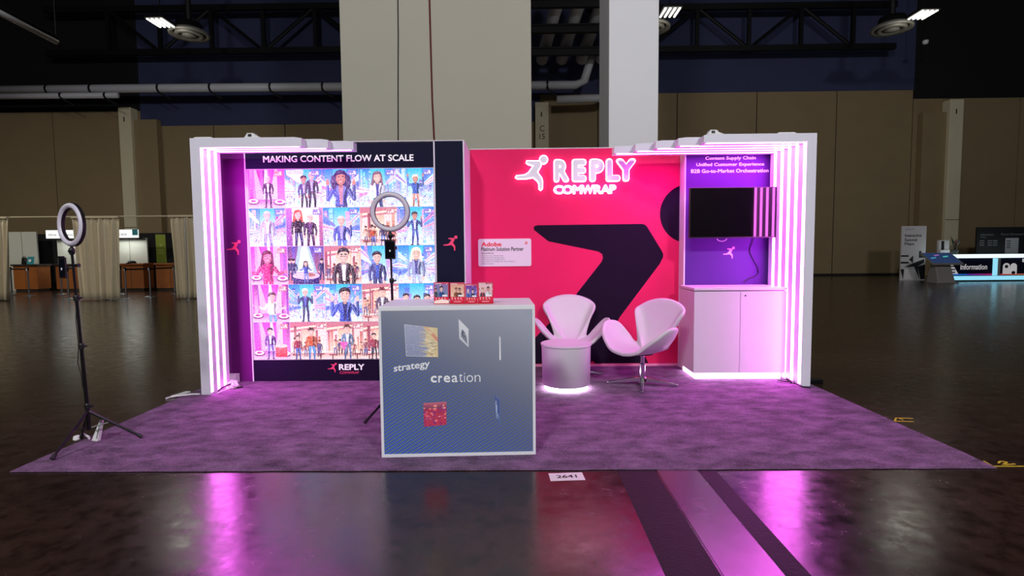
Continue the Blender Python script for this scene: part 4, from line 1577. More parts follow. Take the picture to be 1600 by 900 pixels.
def p_flowers(P):
    rn = random.Random(7)
    P.rect(0, 0, 1, 1, (206, 60, 92), (170, 60, 90))
    P.rect(0, .75, 1, 1, (120, 70, 90), (216, 110, 130))
    for k in range(60):
        P.ell(rn.uniform(.02, .98), rn.uniform(.2, .9), rn.uniform(.03, .1), rn.uniform(.02, .06),
              rn.choice(((244, 120, 130), (250, 160, 160), (190, 50, 90), (226, 80, 110), (150, 60, 130))), 8)
    speck(P, rn, 30, 0, 0, 1, .3, [(160, 50, 120), (196, 60, 100), (120, 60, 140)], .02, .08)


def p_city(P):
    rn = random.Random(8)
    P.rect(0, 0, 1, 1, (90, 110, 160), (110, 120, 170))
    for k in range(16):
        x = rn.uniform(0, .9)
        P.rect(x, rn.uniform(0, .5), x + .14, rn.uniform(.5, 1), rn.choice(((150, 170, 206), (70, 90, 150), (186, 196, 220), (60, 70, 110))))


quad_card('picture_card', [(-.742, .684), (-.532, .674), (-.533, .868), (-.750, .895)], p_splash, 'grey picture card with a golden splash')
quad_card('picture_card', [(-.392, .796), (-.330, .736), (-.330, .858), (-.394, .926)], p_mount, 'narrow tilted white picture card')
quad_card('picture_card', [(-.129, .65), (-.119, .65), (-.119, .80), (-.129, .81)], p_white, 'sliver of a white card seen edge-on')
quad_card('picture_card', [(-.634, .208), (-.485, .221), (-.482, .375), (-.635, .368)], p_flowers, 'red and pink flower picture card')
quad_card('picture_card', [(-.156, .26), (-.126, .206), (-.128, .386), (-.165, .421)], p_city, 'narrow tilted blue city picture card')
M_cink = mat('counter_white_ink', (238, 238, 242), .6, noise=.02)


def cletters(s, x0, z0, x1, z1, wt, slant=0.0):
    a, c = cloc(x0, z0), cloc(x1, z1)
    return letters('lettering', s, M_cink, rc, (a[0], a[1], c[0], c[1]), YC + .0004, wt, depth=.0006, slant=slant)


cletters('strategy', -.825, .566, -.588, .619, .016, .13)
X = -.584
for ch, wd, ht, wt in (('c', .040, .046, .03), ('r', .026, .046, .028), ('e', .042, .046, .018), ('a', .040, .046, .008), ('t', .022, .058, -.003),
                       ('i', .006, .062, -.006), ('o', .044, .046, -.010), ('n', .038, .046, -.013)):
    cletters(ch, X, .505, X + wd, .505 + ht, wt)
    X += wd + .010

# ---- promo cards standing on the counter
M_promo = print_mat('promo_card_print', rough=.4)
M_cardback = mat('red_card_stock', (206, 40, 60), .5, noise=.05)


def promo(x, wd, ht, yaw, seed, label, bg, figs, light=None):
    t = thing('promo_card', label, 'card', (x, 3.60, CZ + HC + .001), yaw, group='red promo cards standing on the counter')
    rn = random.Random(seed)
    MB().box(-wd / 2, 0, 0, wd / 2, .003, ht).build('card_board', M_cardback, t)
    MB().add([(-.03, .003, 0), (.03, .003, 0), (.03, .055, 0), (-.03, .055, 0), (-.02, .003, ht * .8), (.02, .003, ht * .8)],
             ((0, 1, 2, 3), (0, 3, 4), (1, 5, 2), (3, 2, 5, 4), (0, 4, 5, 1))).build('easel_back', M_cardback, t)
    P = Paint(1, 1, wd - .004, ht - .004, .00001)
    P.rect(0, 0, 1, 1, (206, 24, 54), (216, 90, 120))
    P.rect(.05, .32, .95, .92, bg[0], bg[1])
    speck(P, rn, 30, .05, .34, .95, .9, [bg[2], (240, 226, 236), bg[0], bg[1]], .02, .07)
    for f in figs:
        person(P, rn, **f)
    P.rect(0, 0, 1, .32, (196, 20, 50), (226, 40, 70))
    for k in range(4):
        P.ell(.14 + .2 * k, .26, .04, .03, (250, 236, 240), 8)
        P.rect(.08 + .22 * k, .18, .2 + .22 * k, .2, (246, 190, 200))
    P.rect(.55, .34, .9, .42, (250, 240, 244))
    P.rect(.25, .08, .75, .11, (246, 190, 200))
    P.rect(.06, .93, .5, .96, (250, 226, 234))
    if light:
        P.poly([(0, .02), (1, .02), (1, .16), (.5, .22), (0, .14)], (252, 226, 216))
    P.build('card_print', M_promo, t, (-wd / 2 + .002, -.0004, .002))
    return t


ZB = .42
promo(-.521, .101, .148, R(6), 1, 'leftmost red promo card on the counter, man in a blue jacket', ((120, 150, 180), (150, 120, 180), (60, 80, 140)),
      [F_(x=.5, z0=-.35, h=1.2, skin=SK1, hair=DKH, top=(40, 80, 150), legs=NAVY), F_(x=.12, z0=.0, h=.75, skin=SK2, hair=DKH, top=(60, 80, 90), legs=NAVY)], True)
promo(-.413, .103, .146, R(-3), 2, 'second promo card on the counter, two brown-coated figures', ((240, 206, 180), (236, 170, 150), (250, 236, 220)),
      [F_(x=.42, z0=-.2, h=.98, skin=SK2, hair=(120, 70, 50), top=(140, 80, 50), legs=BLK), F_(x=.66, z0=-.2, h=.96, skin=SK2, hair=DKH, top=(90, 60, 60), legs=BLK)])
promo(-.318, .084, .136, R(4), 3, 'third promo card on the counter, two blue-lit people', ((110, 130, 210), (130, 60, 160), (160, 200, 240)),
      [F_(x=.22, z0=-.2, h=.95, skin=SK1, hair=(200, 200, 226), top=(70, 110, 190), legs=NAVY), F_(x=.62, z0=-.2, h=.95, skin=SK1, hair=DKH, top=(30, 34, 70), legs=NAVY)])
promo(-.222, .104, .148, R(-2), 4, 'rightmost red promo card on the counter, couple in dark and white', ((226, 170, 180), (240, 200, 206), (80, 40, 60)),
      [F_(x=.3, z0=-.2, h=.95, skin=SK1, hair=(190, 120, 90), top=BLK, legs=BLK, shirt=(220, 60, 80)), F_(x=.68, z0=-.2, h=1.0, skin=SK2, hair=DKH, top=(226, 230, 240), legs=BLK)])


# ---- ring lamps on tripods
M_ringwhite = mat('unlit_ring_diffuser', (205, 198, 212), .4, noise=.02)
M_phone = mat('phone_glass', (10, 12, 22), .08, noise=.05)


def ring_lamp(base, hub_z, top, centre_z, ring_r, yaw, feet, label, phone_yaw=0.0, phone_dx=0.0, phone_size=(.085, .155)):
    bx, by = base
    t = thing('ring_lamp', label, 'ring lamp', (bx, by, CZ), 0, group='ring lamps on black tripods')
    L = lambda p: Vector((p[0] - bx, p[1] - by, p[2] - CZ))
    # tripod legs with braces
    for f in feet:
        lg = MB().tube([L((bx, by, hub_z)), L((f[0], f[1], CZ + .016))], [.011, .0095], 8).build('leg', M_blackmetal, t)
        tip = L((f[0], f[1], CZ + .016))
        d = (tip - L((bx, by, hub_z))).normalized()
        MB().tube([tip - d * .03, tip + d * .004], .014, 8).build('rubber_foot', M_black, lg)
        mid = L((bx, by, hub_z)).lerp(tip, .42)
        MB().tube([L((bx, by, hub_z * .52)), mid], .005, 6).build('brace', M_blackmetal, t)
    T = Vector(top) - Vector((bx, by, CZ))
    A = L((bx, by, hub_z * .48))
    MB().tube([A, L((bx, by, hub_z + .04))], .014, 10).build('lower_pole', M_blackmetal, t)
    B = L((bx, by, hub_z))
    for a, c, r_ in ((0, .42, .0125), (.40, .72, .0105), (.70, 1.0, .0085)):
        MB().tube([B.lerp(T, a), B.lerp(T, c)], r_, 10).build('pole_section', M_blackmetal, t)
    for a in (.03, .41, .71):
        p = B.lerp(T, a)
        o_ = MB().lathe([(.016, -.02), (.019, -.012), (.019, .012), (.016, .02)], 14).build('clamp', M_black, t, tuple(p))
        MB().tube([(0.012, 0, 0), (.038, 0, 0)], .008, 8).build('clamp_knob', M_black, o_)
    # ball head
    MB().lathe([(.006, -.03), (.016, -.02), (.02, 0), (.016, .02), (.006, .03)], 14).build('ball_head', M_black, t, tuple(T + Vector((0, 0, .0))), smooth=True)
    MB().tube([T + Vector((-.012, -.01, .0)), T + Vector((.034, -.02, .0))], .009, 8).build('head_knob', M_black, t)
    MB().tube([T, T + Vector((0, 0, centre_z - ring_r - top[2] + .006))], .008, 8).build('ring_stem', M_black, t)
    # ring: white diffuser in a dark rim
    C = T + Vector((0, 0, centre_z - top[2]))
    rw = .036
    prof = [(ring_r - rw, .0), (ring_r - rw + .006, -.010), (ring_r - rw * .5, -.014), (ring_r - .006, -.010), (ring_r, .0)]
    f1 = MB().lathe(prof, 64, close_bottom=False, close_top=False).build('ring_diffuser', M_ringwhite, t, tuple(C), (R(-90) + PI, 0, yaw), smooth=True)
    f1.rotation_euler = (R(90), 0, yaw)
    f1.scale = (1, 1, -1)
    prof2 = [(ring_r - rw - .002, -.001), (ring_r - rw - .002, .022), (ring_r + .002, .022), (ring_r + .002, -.001)]
    f2 = MB().lathe(prof2, 64, close_bottom=False, close_top=False).build('ring_rim', M_black, t, tuple(C), (R(90), 0, yaw))
    f2.scale = (1, 1, -1)
    # phone holder on the pole
    pz = T + Vector((phone_dx, -.03, -.115))
    ph = MB().box(-phone_size[0] / 2, -.006, -phone_size[1] / 2, phone_size[0] / 2, .006, phone_size[1] / 2).build(
        'phone_holder', M_black, t, tuple(pz), (0, 0, phone_yaw), bevel=.004)
    MB().box(-phone_size[0] / 2 + .008, -.0075, -phone_size[1] / 2 + .01, phone_size[0] / 2 - .008, -.006, phone_size[1] / 2 - .01).build('phone_face', M_phone, ph)
    MB().box(-.006, -.0085, -.016, .006, -.0076, .0).build('holder_mark', M_beige, ph)
    MB().box(-phone_size[0] / 2 - .03, -.012, phone_size[1] / 2 - .002, phone_size[0] / 2 - .03, .012, phone_size[1] / 2 + .008).build('top_clip', M_black, ph)
    MB().tube([pz + Vector((0, .005, 0)), T + Vector((0, 0, -.115))], .009, 8).build('holder_arm', M_black, t)
    MB().tube([T + Vector((.0, 0, -.1)), T + Vector((.05, -.005, -.1))], [.007, .014], 10).build('arm_knob', M_black, t)
    return t


rl = ring_lamp((-3.068, 3.70), .262, (-3.112, 3.70, 1.395), 1.578, .150, R(-24),
               ((-3.094, 3.421), (-2.795, 3.844), (-3.235, 3.83)), 'ring lamp on a black tripod at the left corner of the carpet', R(-18), -.045, (.07, .145))
MB().tube([(-.03, .0, 1.05), (-.05, .005, .9), (-.036, .0, .72), (-.06, .01, .6), (-.03, .0, .5), (-.02, -.01, .42)], .0035, 6).build('power_cable', M_black, rl)
ring_lamp((-1.03, 4.36), .24, (-1.04, 4.36, 1.505), 1.698, .160, R(0), ((-1.226, 4.144), (-.79, 4.26), (-1.0, 4.66)),
          'ring lamp on a black tripod standing behind the counter', R(-6), .004, (.088, .15))

# white power adapter lying under the left tripod
t = thing('power_adapter', 'white power adapter with a loop of cable under the left tripod', 'power adapter', (-3.14, 3.80, CZ))
MB().add([(.0, 0, 0), (.055, -.015, 0), (.065, .01, 0), (.005, .02, 0), (.062, .01, .15), (.09, .0, .155), (.095, .015, .15), (.065, .02, .15)],
         ((0, 3, 2, 1), (4, 5, 6, 7), (0, 1, 5, 4), (1, 2, 6, 5), (2, 3, 7, 6), (3, 0, 4, 7))).build('folded_sleeve', M_beige, t, bevel=.004)
MB().lathe([(.02, 0), (.026, .008), (.022, .03), (.01, .035)], 12).build('plug', M_beige, t, (-.12, .02, 0))
MB().tube([(-.12, .02, .02), (-.08, .04, .035), (-.04, .03, .02), (-.02, .01, .015)], .008, 8).build('cable', M_beige, t)
MB().tube([(.05, -.01, .02), (.065, .0, .1), (.07, .02, .17)], .0035, 6).build('cable', M_black, t)

# ---- cables and odds and ends on the carpet edge
t = thing('extension_lead', 'white extension lead with a flat plug at the left carpet edge', 'extension lead', (-3.30, 5.03, 0))
MB().tube([(-.05, -.08, .008), (-.03, -.04, .012), (.01, -.015, .014), (.06, .01, .015), (.12, .05, .015), (.2, .045, .016)], .0075, 8).build('cable', M_beige, t)
MB().box(-.028, -.09, 0, .028, .09, .014).build('flat_plug', M_beige, t, (.0, .07, .004), (0, 0, R(-14)), bevel=.004)
t = thing('cable_bundle', 'pink-lit cable bundle in a clear bag by the left light frames', 'cables', (-2.92, 5.34, CZ))
M_bag = mat('clear_plastic_bag', (246, 206, 232), .25, noise=.1, nscale=30, bump=.6, bscale=40)
bm = bmesh.new()
bmesh.ops.create_icosphere(bm, subdivisions=3, radius=1)
rn = random.Random(3)
for v in bm.verts:
    k = 1 + rn.uniform(-.22, .22)
    v.co = Vector((v.co.x * .055 * k, v.co.y * .07 * k, max(-.0, v.co.z) * .075 * k + .001))
me = bpy.data.meshes.new('bag')
bm.to_mesh(me)
bm.free()
link('bag', me, M_bag, t)
MB().tube([(-.02, -.24, .01), (-.035, -.18, .03), (-.02, -.1, .045), (.0, -.03, .05), (.035, -.06, .03), (.04, -.02, .01), (.1, .01, .008)], .008, 8).build('black_cable', M_black, t)
MB().tube([(-.02, -.25, .01), (.0, -.2, .02), (.04, -.14, .03), (.045, -.06, .02)], .006, 8).build('white_cable', M_beige, t)
t = thing('supply_box', 'small white box on the floor behind the left light frames', 'box', (-3.045, 5.545, CZ))
MB().box(-.04, -.03, 0, .06, .06, .085).build('case', M_beige, t, bevel=.004)
MB().box(-.042, -.032, .085, .062, .062, .092).build('lid', M_beige, t, bevel=.002)
t = thing('power_leads', 'tangle of black power leads on the carpet by the cabinet', 'cables', (2.76, 5.43, CZ))
for pts in ([(-.02, .13, .006), (.0, .05, .02), (.02, .0, .012), (.0, -.1, .02), (.03, -.15, .01), (.04, -.2, .008), (.09, -.24, .008)],
            [(.03, -.06, .02), (.0, -.03, .006)], [(.03, -.03, .01), (.0, .04, .03), (.02, .1, .03)],
            [(-.06, .1, .006), (-.04, .02, .01), (.02, -.05, .02)]):
    MB().tube(pts, .006, 6).build('lead', M_black, t)
t = thing('plug_block', 'dark plug block on the floor outside the right light frame', 'plug', (3.03, 5.42, 0))
MB().box(-.06, -.03, .0, .06, .03, .05).build('block', M_blackmetal, t, bevel=.006)
MB().tube([(-.12, .05, .012), (-.09, .02, .02), (-.05, .0, .02)], .006, 6).build('lead', M_blackmetal, t)

# ---- booth number sheet on the floor
t = thing('booth_number', 'white floor label reading 2641 in front of the carpet', 'floor label', (.283, 3.158, .0005), R(4))
MB().box(-.104, -.055, 0, .104, .055, .001).build('sheet', mat('white_paper', (228, 218, 222), .6, noise=.02), t)
o = letters('lettering', '2641', M_ink, t, (-.062, -.02, .062, .022), 0, .02, depth=.0005)
o.rotation_euler = (R(-90), 0, 0)
o.location = (0, 0, .0012)

# ---- yellow chalk marks on the floor to the right of the carpet
M_chalk = mat('yellow_chalk', (200, 176, 40), .9, noise=.4, nscale=80)


def chalk(strokes, label):
    c = strokes[0][0]
    t = thing('chalk_mark', label, 'floor mark', (c[0], c[1], .0), group='yellow chalk marks on the floor')
    for st in strokes:
        b_ = MB()
        for (a, d) in zip(st, st[1:]):
            a, d = Vector((a[0] - c[0], a[1] - c[1])), Vector((d[0] - c[0], d[1] - c[1]))
            n = (d - a).normalized()
            n = Vector((-n.y, n.x)) * .006
            b_.prism_xy([tuple(a + n), tuple(a - n), tuple(d - n), tuple(d + n)], .0008, .0018)
        b_.build('stroke', M_chalk, t)


chalk([[(2.97, 4.19), (3.05, 4.28), (3.06, 4.22)], [(3.04, 4.27), (3.16, 4.255)], [(2.965, 4.19), (3.11, 4.172)]], 'yellow chalk arrow halfway along the right carpet edge')
chalk([[(2.968, 3.375), (2.95, 3.29), (3.25, 3.285)], [(3.03, 3.34), (3.07, 3.37), (3.10, 3.355), (3.03, 3.31), (3.12, 3.325)]], 'yellow chalk corner mark with a numeral at the front right')


# ================================================================== FAR LEFT: drapes, service counters, stanchions
def drape_material():
    m = mat('cream_drape_fabric', (206, 192, 160), .85, noise=.06, nscale=6, bump=.1, bscale=90)
    return m


M_drape = drape_material()
t = thing('drape_rail', 'thin pale rail carrying the cream drapes', 'curtain rail', (-13.3, 16.6, 0))
MB().tube([(-4.5, 0, 2.62), (3.4, .25, 2.62)], .022, 8).build('rail', M_drape, t)
for x in (.35, 2.8):
    MB().tube([(x, .24, .02), (x, .24, 2.6)], .02, 8).build('upright', M_steel, t)
    MB().lathe([(.22, 0), (.22, .012), (.03, .02)], 20).build('foot_plate', M_steel, t, (x, .24, 0))


def drape(x0, x1, xb0, xb1, y, ztop, label, seed):
    t = thing('drape', label, 'drape', ((x0 + x1) / 2, y, 0), group='cream drapes on the left')
    cx = (x0 + x1) / 2
    rn = random.Random(seed)
    nx, nz = 90, 10
    ph = [rn.uniform(0, 6.28) for _ in range(4)]
    vs_, fs = [], []
    for j in range(nz + 1):
        v = j / nz
        for i in range(nx + 1):
            u = i / nx
            xt, xb = x0 + (x1 - x0) * u, xb0 + (xb1 - xb0) * u
            x = xb + (xt - xb) * v
            amp = .035 + .035 * (1 - v)
            yy = amp * (math.sin(u * 42 + ph[0]) + .6 * math.sin(u * 71 + ph[1] + v) + .5 * math.sin(u * 19 + ph[2] - v * 1.2))
            vs_.append((x - cx, yy, .03 + (ztop - .03) * v))
    for j in range(nz):
        for i in range(nx):
            a = j * (nx + 1) + i
            fs.append((a, a + 1, a + nx + 2, a + nx + 1))
    me = bpy.data.meshes.new('cloth')
    me.from_pydata(vs_, [], fs)
    o = link('cloth', me, M_drape, t, smooth=True)
    md = o.modifiers.new('thick', 'SOLIDIFY')
    md.thickness = .006
    MB().box(x0 - cx, -.08, ztop - .02, x1 - cx, .08, ztop + .05).build('heading', M_drape, t, bevel=.02)


drape(-16.9, -15.84, -16.9, -16.0, 16.55, 2.58, 'cream drape at the very left edge', 1)
drape(-13.9, -12.41, -13.78, -12.55, 16.62, 2.57, 'wide cream drape behind the ring lamp', 2)
drape(-11.0, -9.9, -10.9, -10.0, 16.85, 2.6, 'cream drape just left of the light frames', 3)

# service counters
M_part = mat('pale_partition_board', (196, 196, 184), .6, noise=.05, nscale=2)
M_lit = mat('lit_sign_face', (240, 240, 236), .5, emit=(.95, 1, 1), estr=.75)
M_orange = mat('orange_brown_veneer', (150, 84, 32), .5, noise=.2, nscale=4)
M_ctop = mat('dark_counter_top', (46, 40, 34), .4, noise=.1)
M_teal = mat('teal_card', (40, 140, 150), .5, noise=.06)
M_curt = mat('black_backdrop_cloth', (8, 8, 9), .95, noise=.2, nscale=5, bump=.2, bscale=30)


def service_desk(x0, x1, label, wood_top=False):
    t = thing('service_desk', label, 'counter', ((x0 + x1) / 2, 21, 0), group='orange service desks on the left')
    h = (x1 - x0) / 2
    MB().box(-h, 0, .1, h, .6, 1.02).build('body', M_orange, t)
    MB().box(-h + .03, .03, 0, h - .03, .55, .1).build('plinth', M_ctop, t)
    MB().box(-h - .05, -.06, 1.02, h + .05, .65, 1.09).build('desk_top', M_orange if wood_top else M_ctop, t, bevel=.01)
    MB().box(-.006, -.004, .1, .006, 0, 1.02).build('panel_joint', M_ctop, t)


service_desk(-20.06, -19.1, 'short orange service desk with dark top at far left')
service_desk(-18.35, -16.9, 'orange service desk behind the ring lamp pole')
service_desk(-15.85, -14.85, 'orange service desk under the lit services sign', True)
service_desk(-14.35, -13.2, 'orange service desk below the green banner', True)


def booth_board(x0, x1, ztop, label, lit=None):
    t = thing('partition', label, 'partition', ((x0 + x1) / 2, 22, 0), group='pale partitions behind the service desks')
    h = (x1 - x0) / 2
    MB().box(-h, 0, 0, h, .06, ztop).build('board', M_part, t)
    MB().box(-.006, -.004, 0, .006, 0, ztop).build('joint', M_ctop, t)
    if lit:
        s = MB().box(-h, -.5, ztop - .0, h, -.44, ztop + .33).build('lit_header', M_lit, t)
        letters('lettering', lit, mat('grey_sign_ink', (120, 130, 136), .6, noise=.03), s, (-h + .1, ztop + .1, h - .45, ztop + .2), -.5)
        MB().box(h - .22, -.504, ztop + .1, h, -.5, ztop + .33).build('teal_corner', M_teal, s)
        MB().box(-h, -.5, ztop - .05, h, -.06, ztop - .01).build('header_shelf', M_black, t)
        # lamp tucked under the header lights the board
        ld = bpy.data.lights.new('header_lamp', 'AREA')
        ld.shape = 'RECTANGLE'
        ld.size, ld.size_y = h * 1.6, .1
        ld.energy = 9
        ld.color = (.95, 1, .95)
        lo = bpy.data.objects.new('header_lamp', ld)
        COL.objects.link(lo)
        lo.parent = t
        lo.location = (0, -.3, ztop - .07)


booth_board(-21.2, -19.95, 2.42, 'pale partition at the far left beside the first drape')
booth_board(-19.1, -17.3, 2.12, 'lit partition with services header seen through the ring lamp', 'the services')
booth_board(-16.8, -15.35, 2.12, 'lit partition with services header right of the drape', 'services')
o = MB().box(-10.5, 0, 0, 8, .05, 2.35).build('black_backdrop', M_curt, loc=(-14, 22.6, 0))
tag(o, 'black backdrop behind the service desks', 'backdrop')
t = thing('green_banner', 'green banner hanging on the black backdrop', 'banner', (-15.15, 22.575, 0))
MB().box(-.22, 0, 1.05, .2, .02, 2.28).build('cloth', mat('green_banner_cloth', (128, 142, 40), .7, noise=.05), t)
MB().tube([(-.24, .01, 2.29), (.22, .01, 2.29)], .015, 8).build('rod', M_black, t)
letters('lettering', 'V', mat('pale_green_ink', (190, 200, 120), .7, noise=.02), t, (-.06, 1.78, .06, 1.9), 0)
for k in range(3):
    MB().box(-.16, -.003, 1.62 - .07 * k, .12, 0, 1.635 - .07 * k).build('text_line', MATS['pale_green_ink'], t)
t = thing('teal_card', 'small teal sign standing on the far left desk', 'card', (-19.45, 21.1, 1.09))
MB().box(-.13, 0, 0, .13, .02, .3).build('board', M_teal, t, rot=(R(-8), 0, 0))
MB().lathe([(.06, 0), (.06, .005)], 16).build('white_disc', M_beige, t, (0, -.003, .14), (R(82), 0, 0))
t = thing('dark_bag', 'black bag standing on the far left desk', 'bag', (-19.75, 21.15, 1.09))
MB().prism_xz([(-.12, 0), (.14, 0), (.02, .27), (-.08, .28)], 0, .12).build('body', M_black, t, bevel=.02)
MB().tube([(-.06, .06, .27), (-.05, .06, .33), (0, .06, .33), (.01, .06, .27)], .01, 6).build('handle', M_black, t)
t = thing('baseball_cap', 'dark baseball cap lying on the desk under the services sign', 'cap', (-15.4, 21.15, 1.09))
MB().lathe([(.16, 0), (.15, .05), (.1, .1), (.02, .12)], 18).build('crown', M_black, t, smooth=True)
MB().prism_xy([(-.14, -.08), (.14, -.08), (.1, -.24), (-.1, -.24)], .0, .012).build('brim', M_black, t)

# stanchions with black belts
STN = [(-18.44, 19.2, 1), (-17.16, 18.5, None), (-16.7, 19.3, 4), (-14.5, 17.0, None), (-14.3, 19.1, None), (-12.5, 17.0, 6), (-12.36, 18.0, 7), (-12.46, 19.3, None)]
STL = ['chrome stanchion nearest the left drape, by the short desk', 'chrome stanchion in front of the short orange desk',
       'chrome stanchion left of the ring lamp pole', 'chrome stanchion seen just beside the ring lamp pole',
       'chrome stanchion mostly hidden behind the wide drape', 'chrome stanchion right beside the wide drape',
       'chrome stanchion in front of the gap between two desks', 'chrome stanchion below the green banner']
xs = [-18.44, -17.17, -16.7, -14.49, -14.1, -12.3, -12.35, -12.4]
ST = [(-18.44, 19.2), (-17.16, 18.5), (-16.69, 19.3), (-14.49, 17.0), (-14.34, 19.1), (-12.62, 17.0), (-12.35, 17.75), (-12.46, 19.2)]
for i, (x, yy) in enumerate(ST):
    t = thing('stanchion', STL[i], 'stanchion', (x, yy, 0), group='belt stanchions at the service desks')
    MB().lathe([(.17, 0), (.17, .015), (.05, .04), (.028, .06), (.028, .92)], 20).build('post', M_steel, t)
    MB().lathe([(.04, .9), (.04, 1.0), (.035, 1.01)], 16).build('belt_head', M_blackmetal, t)
    MB().box(-.02, -.045, .9, .02, -.04, .97).build('white_tag', M_beige, t)
for a, c in ((0, 1), (2, 3), (5, 6), (6, 7)):
    p, q_ = Vector((ST[a][0], ST[a][1], .95)), Vector((ST[c][0], ST[c][1], .95))
    d = q_ - p
    par = [o for o in bpy.data.objects if o.get('label') == STL[a]][0]
    n = Vector((-d.y, d.x, 0)).normalized() * .003
    b_ = MB()
    b_.add([n, -n, d - n, d + n, n + Vector((0, 0, .05)), -n + Vector((0, 0, .05)), d - n + Vector((0, 0, .05)), d + n + Vector((0, 0, .05))],
           ((0, 3, 2, 1), (4, 5, 6, 7), (0, 1, 5, 4), (1, 2, 6, 5), (2, 3, 7, 6), (3, 0, 4, 7)))
    b_.build('belt', M_black, par, (0, 0, .92))

# ================================================================== FAR RIGHT: information area
M_sign = mat('white_sign_board', (214, 208, 210), .6, noise=.03)
t = thing('map_totem', 'tall white sign with black geometric shapes and map heading', 'sign', (17.56, 24, 0))
MB().box(-.54, 0, 0, .54, .06, 2.41).build('board', M_sign, t)
for s, r_ in (('Interactive', (-.4, 1.93, .33, 2.06)), ('Summit', (-.4, 1.73, .16, 1.87)), ('Maps', (-.4, 1.53, .02, 1.69))):
    letters('lettering', s, M_ink, t, r_, 0, .02)
letters('lettering', 'ADOBE SUMMIT', M_ink, t, (-.4, 2.25, 0, 2.29), 0, 0)
shapes = [[(-.54, 1.05), (-.2, 1.05), (-.2, 1.12), (-.54, 1.12)], [(-.54, .75), (-.2, .75), (-.2, .83), (-.54, .83)],
          [(-.18, .93), (.0, 1.1), (.0, .76)], [(.25, 1.3), (.35, 1.3), (.35, 1.1), (.54, 1.1), (.54, 1.0), (.25, 1.0)],
          [(-.4, .58), (.1, .8), (.5, .95), (.5, .8), (.2, .62)], [(-.54, .5), (-.38, .5), (-.42, .06)], [(.2, .62), (.36, .05), (.54, .05), (.54, .7)],
          [(.05, .62), (.2, .62), (.32, .05)]]
for sh_ in shapes:
    MB().prism_xz(sh_, -.004, 0).build('black_shape', M_ink, t)
MB().box(-.35, -.004, .06, .1, .0, .5).build('white_square', mat('bright_white_print', (235, 230, 232), .6, noise=.02), t)

t = thing('map_kiosk', 'slanted touch-screen kiosk in front of the information counter', 'kiosk', (17.30, 22.05, 0))
M_kiosk = mat('grey_kiosk_panel', (150, 146, 142), .45, noise=.04)
MB().add([(-.35, -.3, 0), (.36, -.3, 0), (.36, .35, 0), (-.35, .35, 0), (-.3, -.05, .8), (.3, -.05, .8), (.3, .2, .8), (-.3, .2, .8)],
         ((0, 3, 2, 1), (4, 5, 6, 7), (0, 1, 5, 4), (1, 2, 6, 5), (2, 3, 7, 6), (3, 0, 4, 7))).build('pedestal', M_kiosk, t, bevel=.02)
MB().box(-.5, -.42, .0, .4, -.05, .05).build('foot', M_kiosk, t, bevel=.02)
Ms = mat('kiosk_screen', (20, 30, 70), .2, emit=(.03, .06, .16), estr=.6, noise=.5, nscale=4)
Mrot = Matrix.Translation((0, 0, .98)) @ Matrix.Rotation(R(32), 4, 'X')
MB().box(-.62, -.42, -.03, .6, .42, .03, Mrot).build('screen_frame', M_kiosk, t)
MB().box(-.58, -.36, .03, .56, .39, .034, Mrot).build('touch_screen', Ms, t)
for k, (x, yy, c_) in enumerate(((-.35, .0, (.1, .5, .8)), (.2, .1, (.1, .8, .7)), (-.1, .2, (.5, .2, .7)))):
    MB().add([Mrot @ Vector(p) for p in ((x - .12, yy - .05, .036), (x + .1, yy, .036), (x + .14, yy + .08, .036), (x - .1, yy + .04, .036))], ((0, 1, 2, 3),)).build(
        'map_shape', mat('map_ink_%d' % k, (60, 60, 60), .4, emit=c_, estr=.5), t)

M_cyan = mat('cyan_white_lightbox', (235, 245, 250), .4, emit=(.72, .97, 1), estr=1.15)
M_cyan2 = mat('cyan_lightbox', (200, 235, 250), .4, emit=(.22, .62, .8), estr=1.0)
M_infon = mat('dark_navy_panel', (16, 18, 46), .4, noise=.05)
IB = (20.8, 22.8, 0)
t = thing('information_counter', 'long information counter with glowing top and foot', 'counter', IB)
MB().box(-2.6, .05, 0, 2.6, 1.0, 1.0).build('body', M_infon, t)
MB().box(-2.65, -.05, .99, 2.65, 1.05, 1.14).build('light_top', M_cyan, t)
MB().box(-2.6, -.03, .06, 2.6, .05, .23).build('light_foot', M_cyan2, t)
MB().box(-2.6, .0, 0, 2.6, .05, .06).build('kick', M_black, t)
MB().box(-.74, -.04, .25, -.6, .05, .97).build('light_pillar', M_cyan2, t)
pA = MB().box(-2.55, .0, .27, -.78, .05, .95).build('front_panel', M_infon, t)
pB = MB().box(-.45, .0, .27, 2.4, .05, .95).build('front_panel', M_infon, t)
MB().box(-.6, -.01, .25, -.46, .05, .97).build('grey_pillar', M_kiosk, t)
letters('lettering', 'Information', M_whiteink, pA, (-2.12, .50, -1.0, .74), 0, .02)
for a in ([(-2.55, .82), (-2.5, .82), (-2.18, .29), (-2.55, .29)],):
    MB().prism_xz(a, -.003, 0).build('white_triangle', M_whiteink, pA)
for k in range(3):
    MB().box(-2.55, -.006, .36 + .13 * k, -2.34, -.003, .41 + .13 * k).build('stripe', M_infon, pA)
Pr = Paint(1, 1, 1.77, .05)
Pr.rect(0, 0, .4, 1, (40, 110, 220), (40, 110, 220))
Pr.rect(.4, 0, 1, 1, (90, 60, 200), (220, 40, 120), True)
Pr.build('colour_stripe', print_mat('stripe_print', estr=.5), pA, (-2.55, -.004, .27))
MB().prism_xz([(-.35, .3), (-.35, .6)] + [(-.2 + .15 * math.cos(R(a)), .62 + .15 * math.sin(R(a))) for a in range(180, -1, -20)] + [(-.05, .55)] +
              [(.1 + .14 * math.cos(R(a)), .62 + .14 * math.sin(R(a))) for a in range(160, -1, -20)] + [(.24, .3)], -.003, 0).build('letter_shape', M_whiteink, pB)
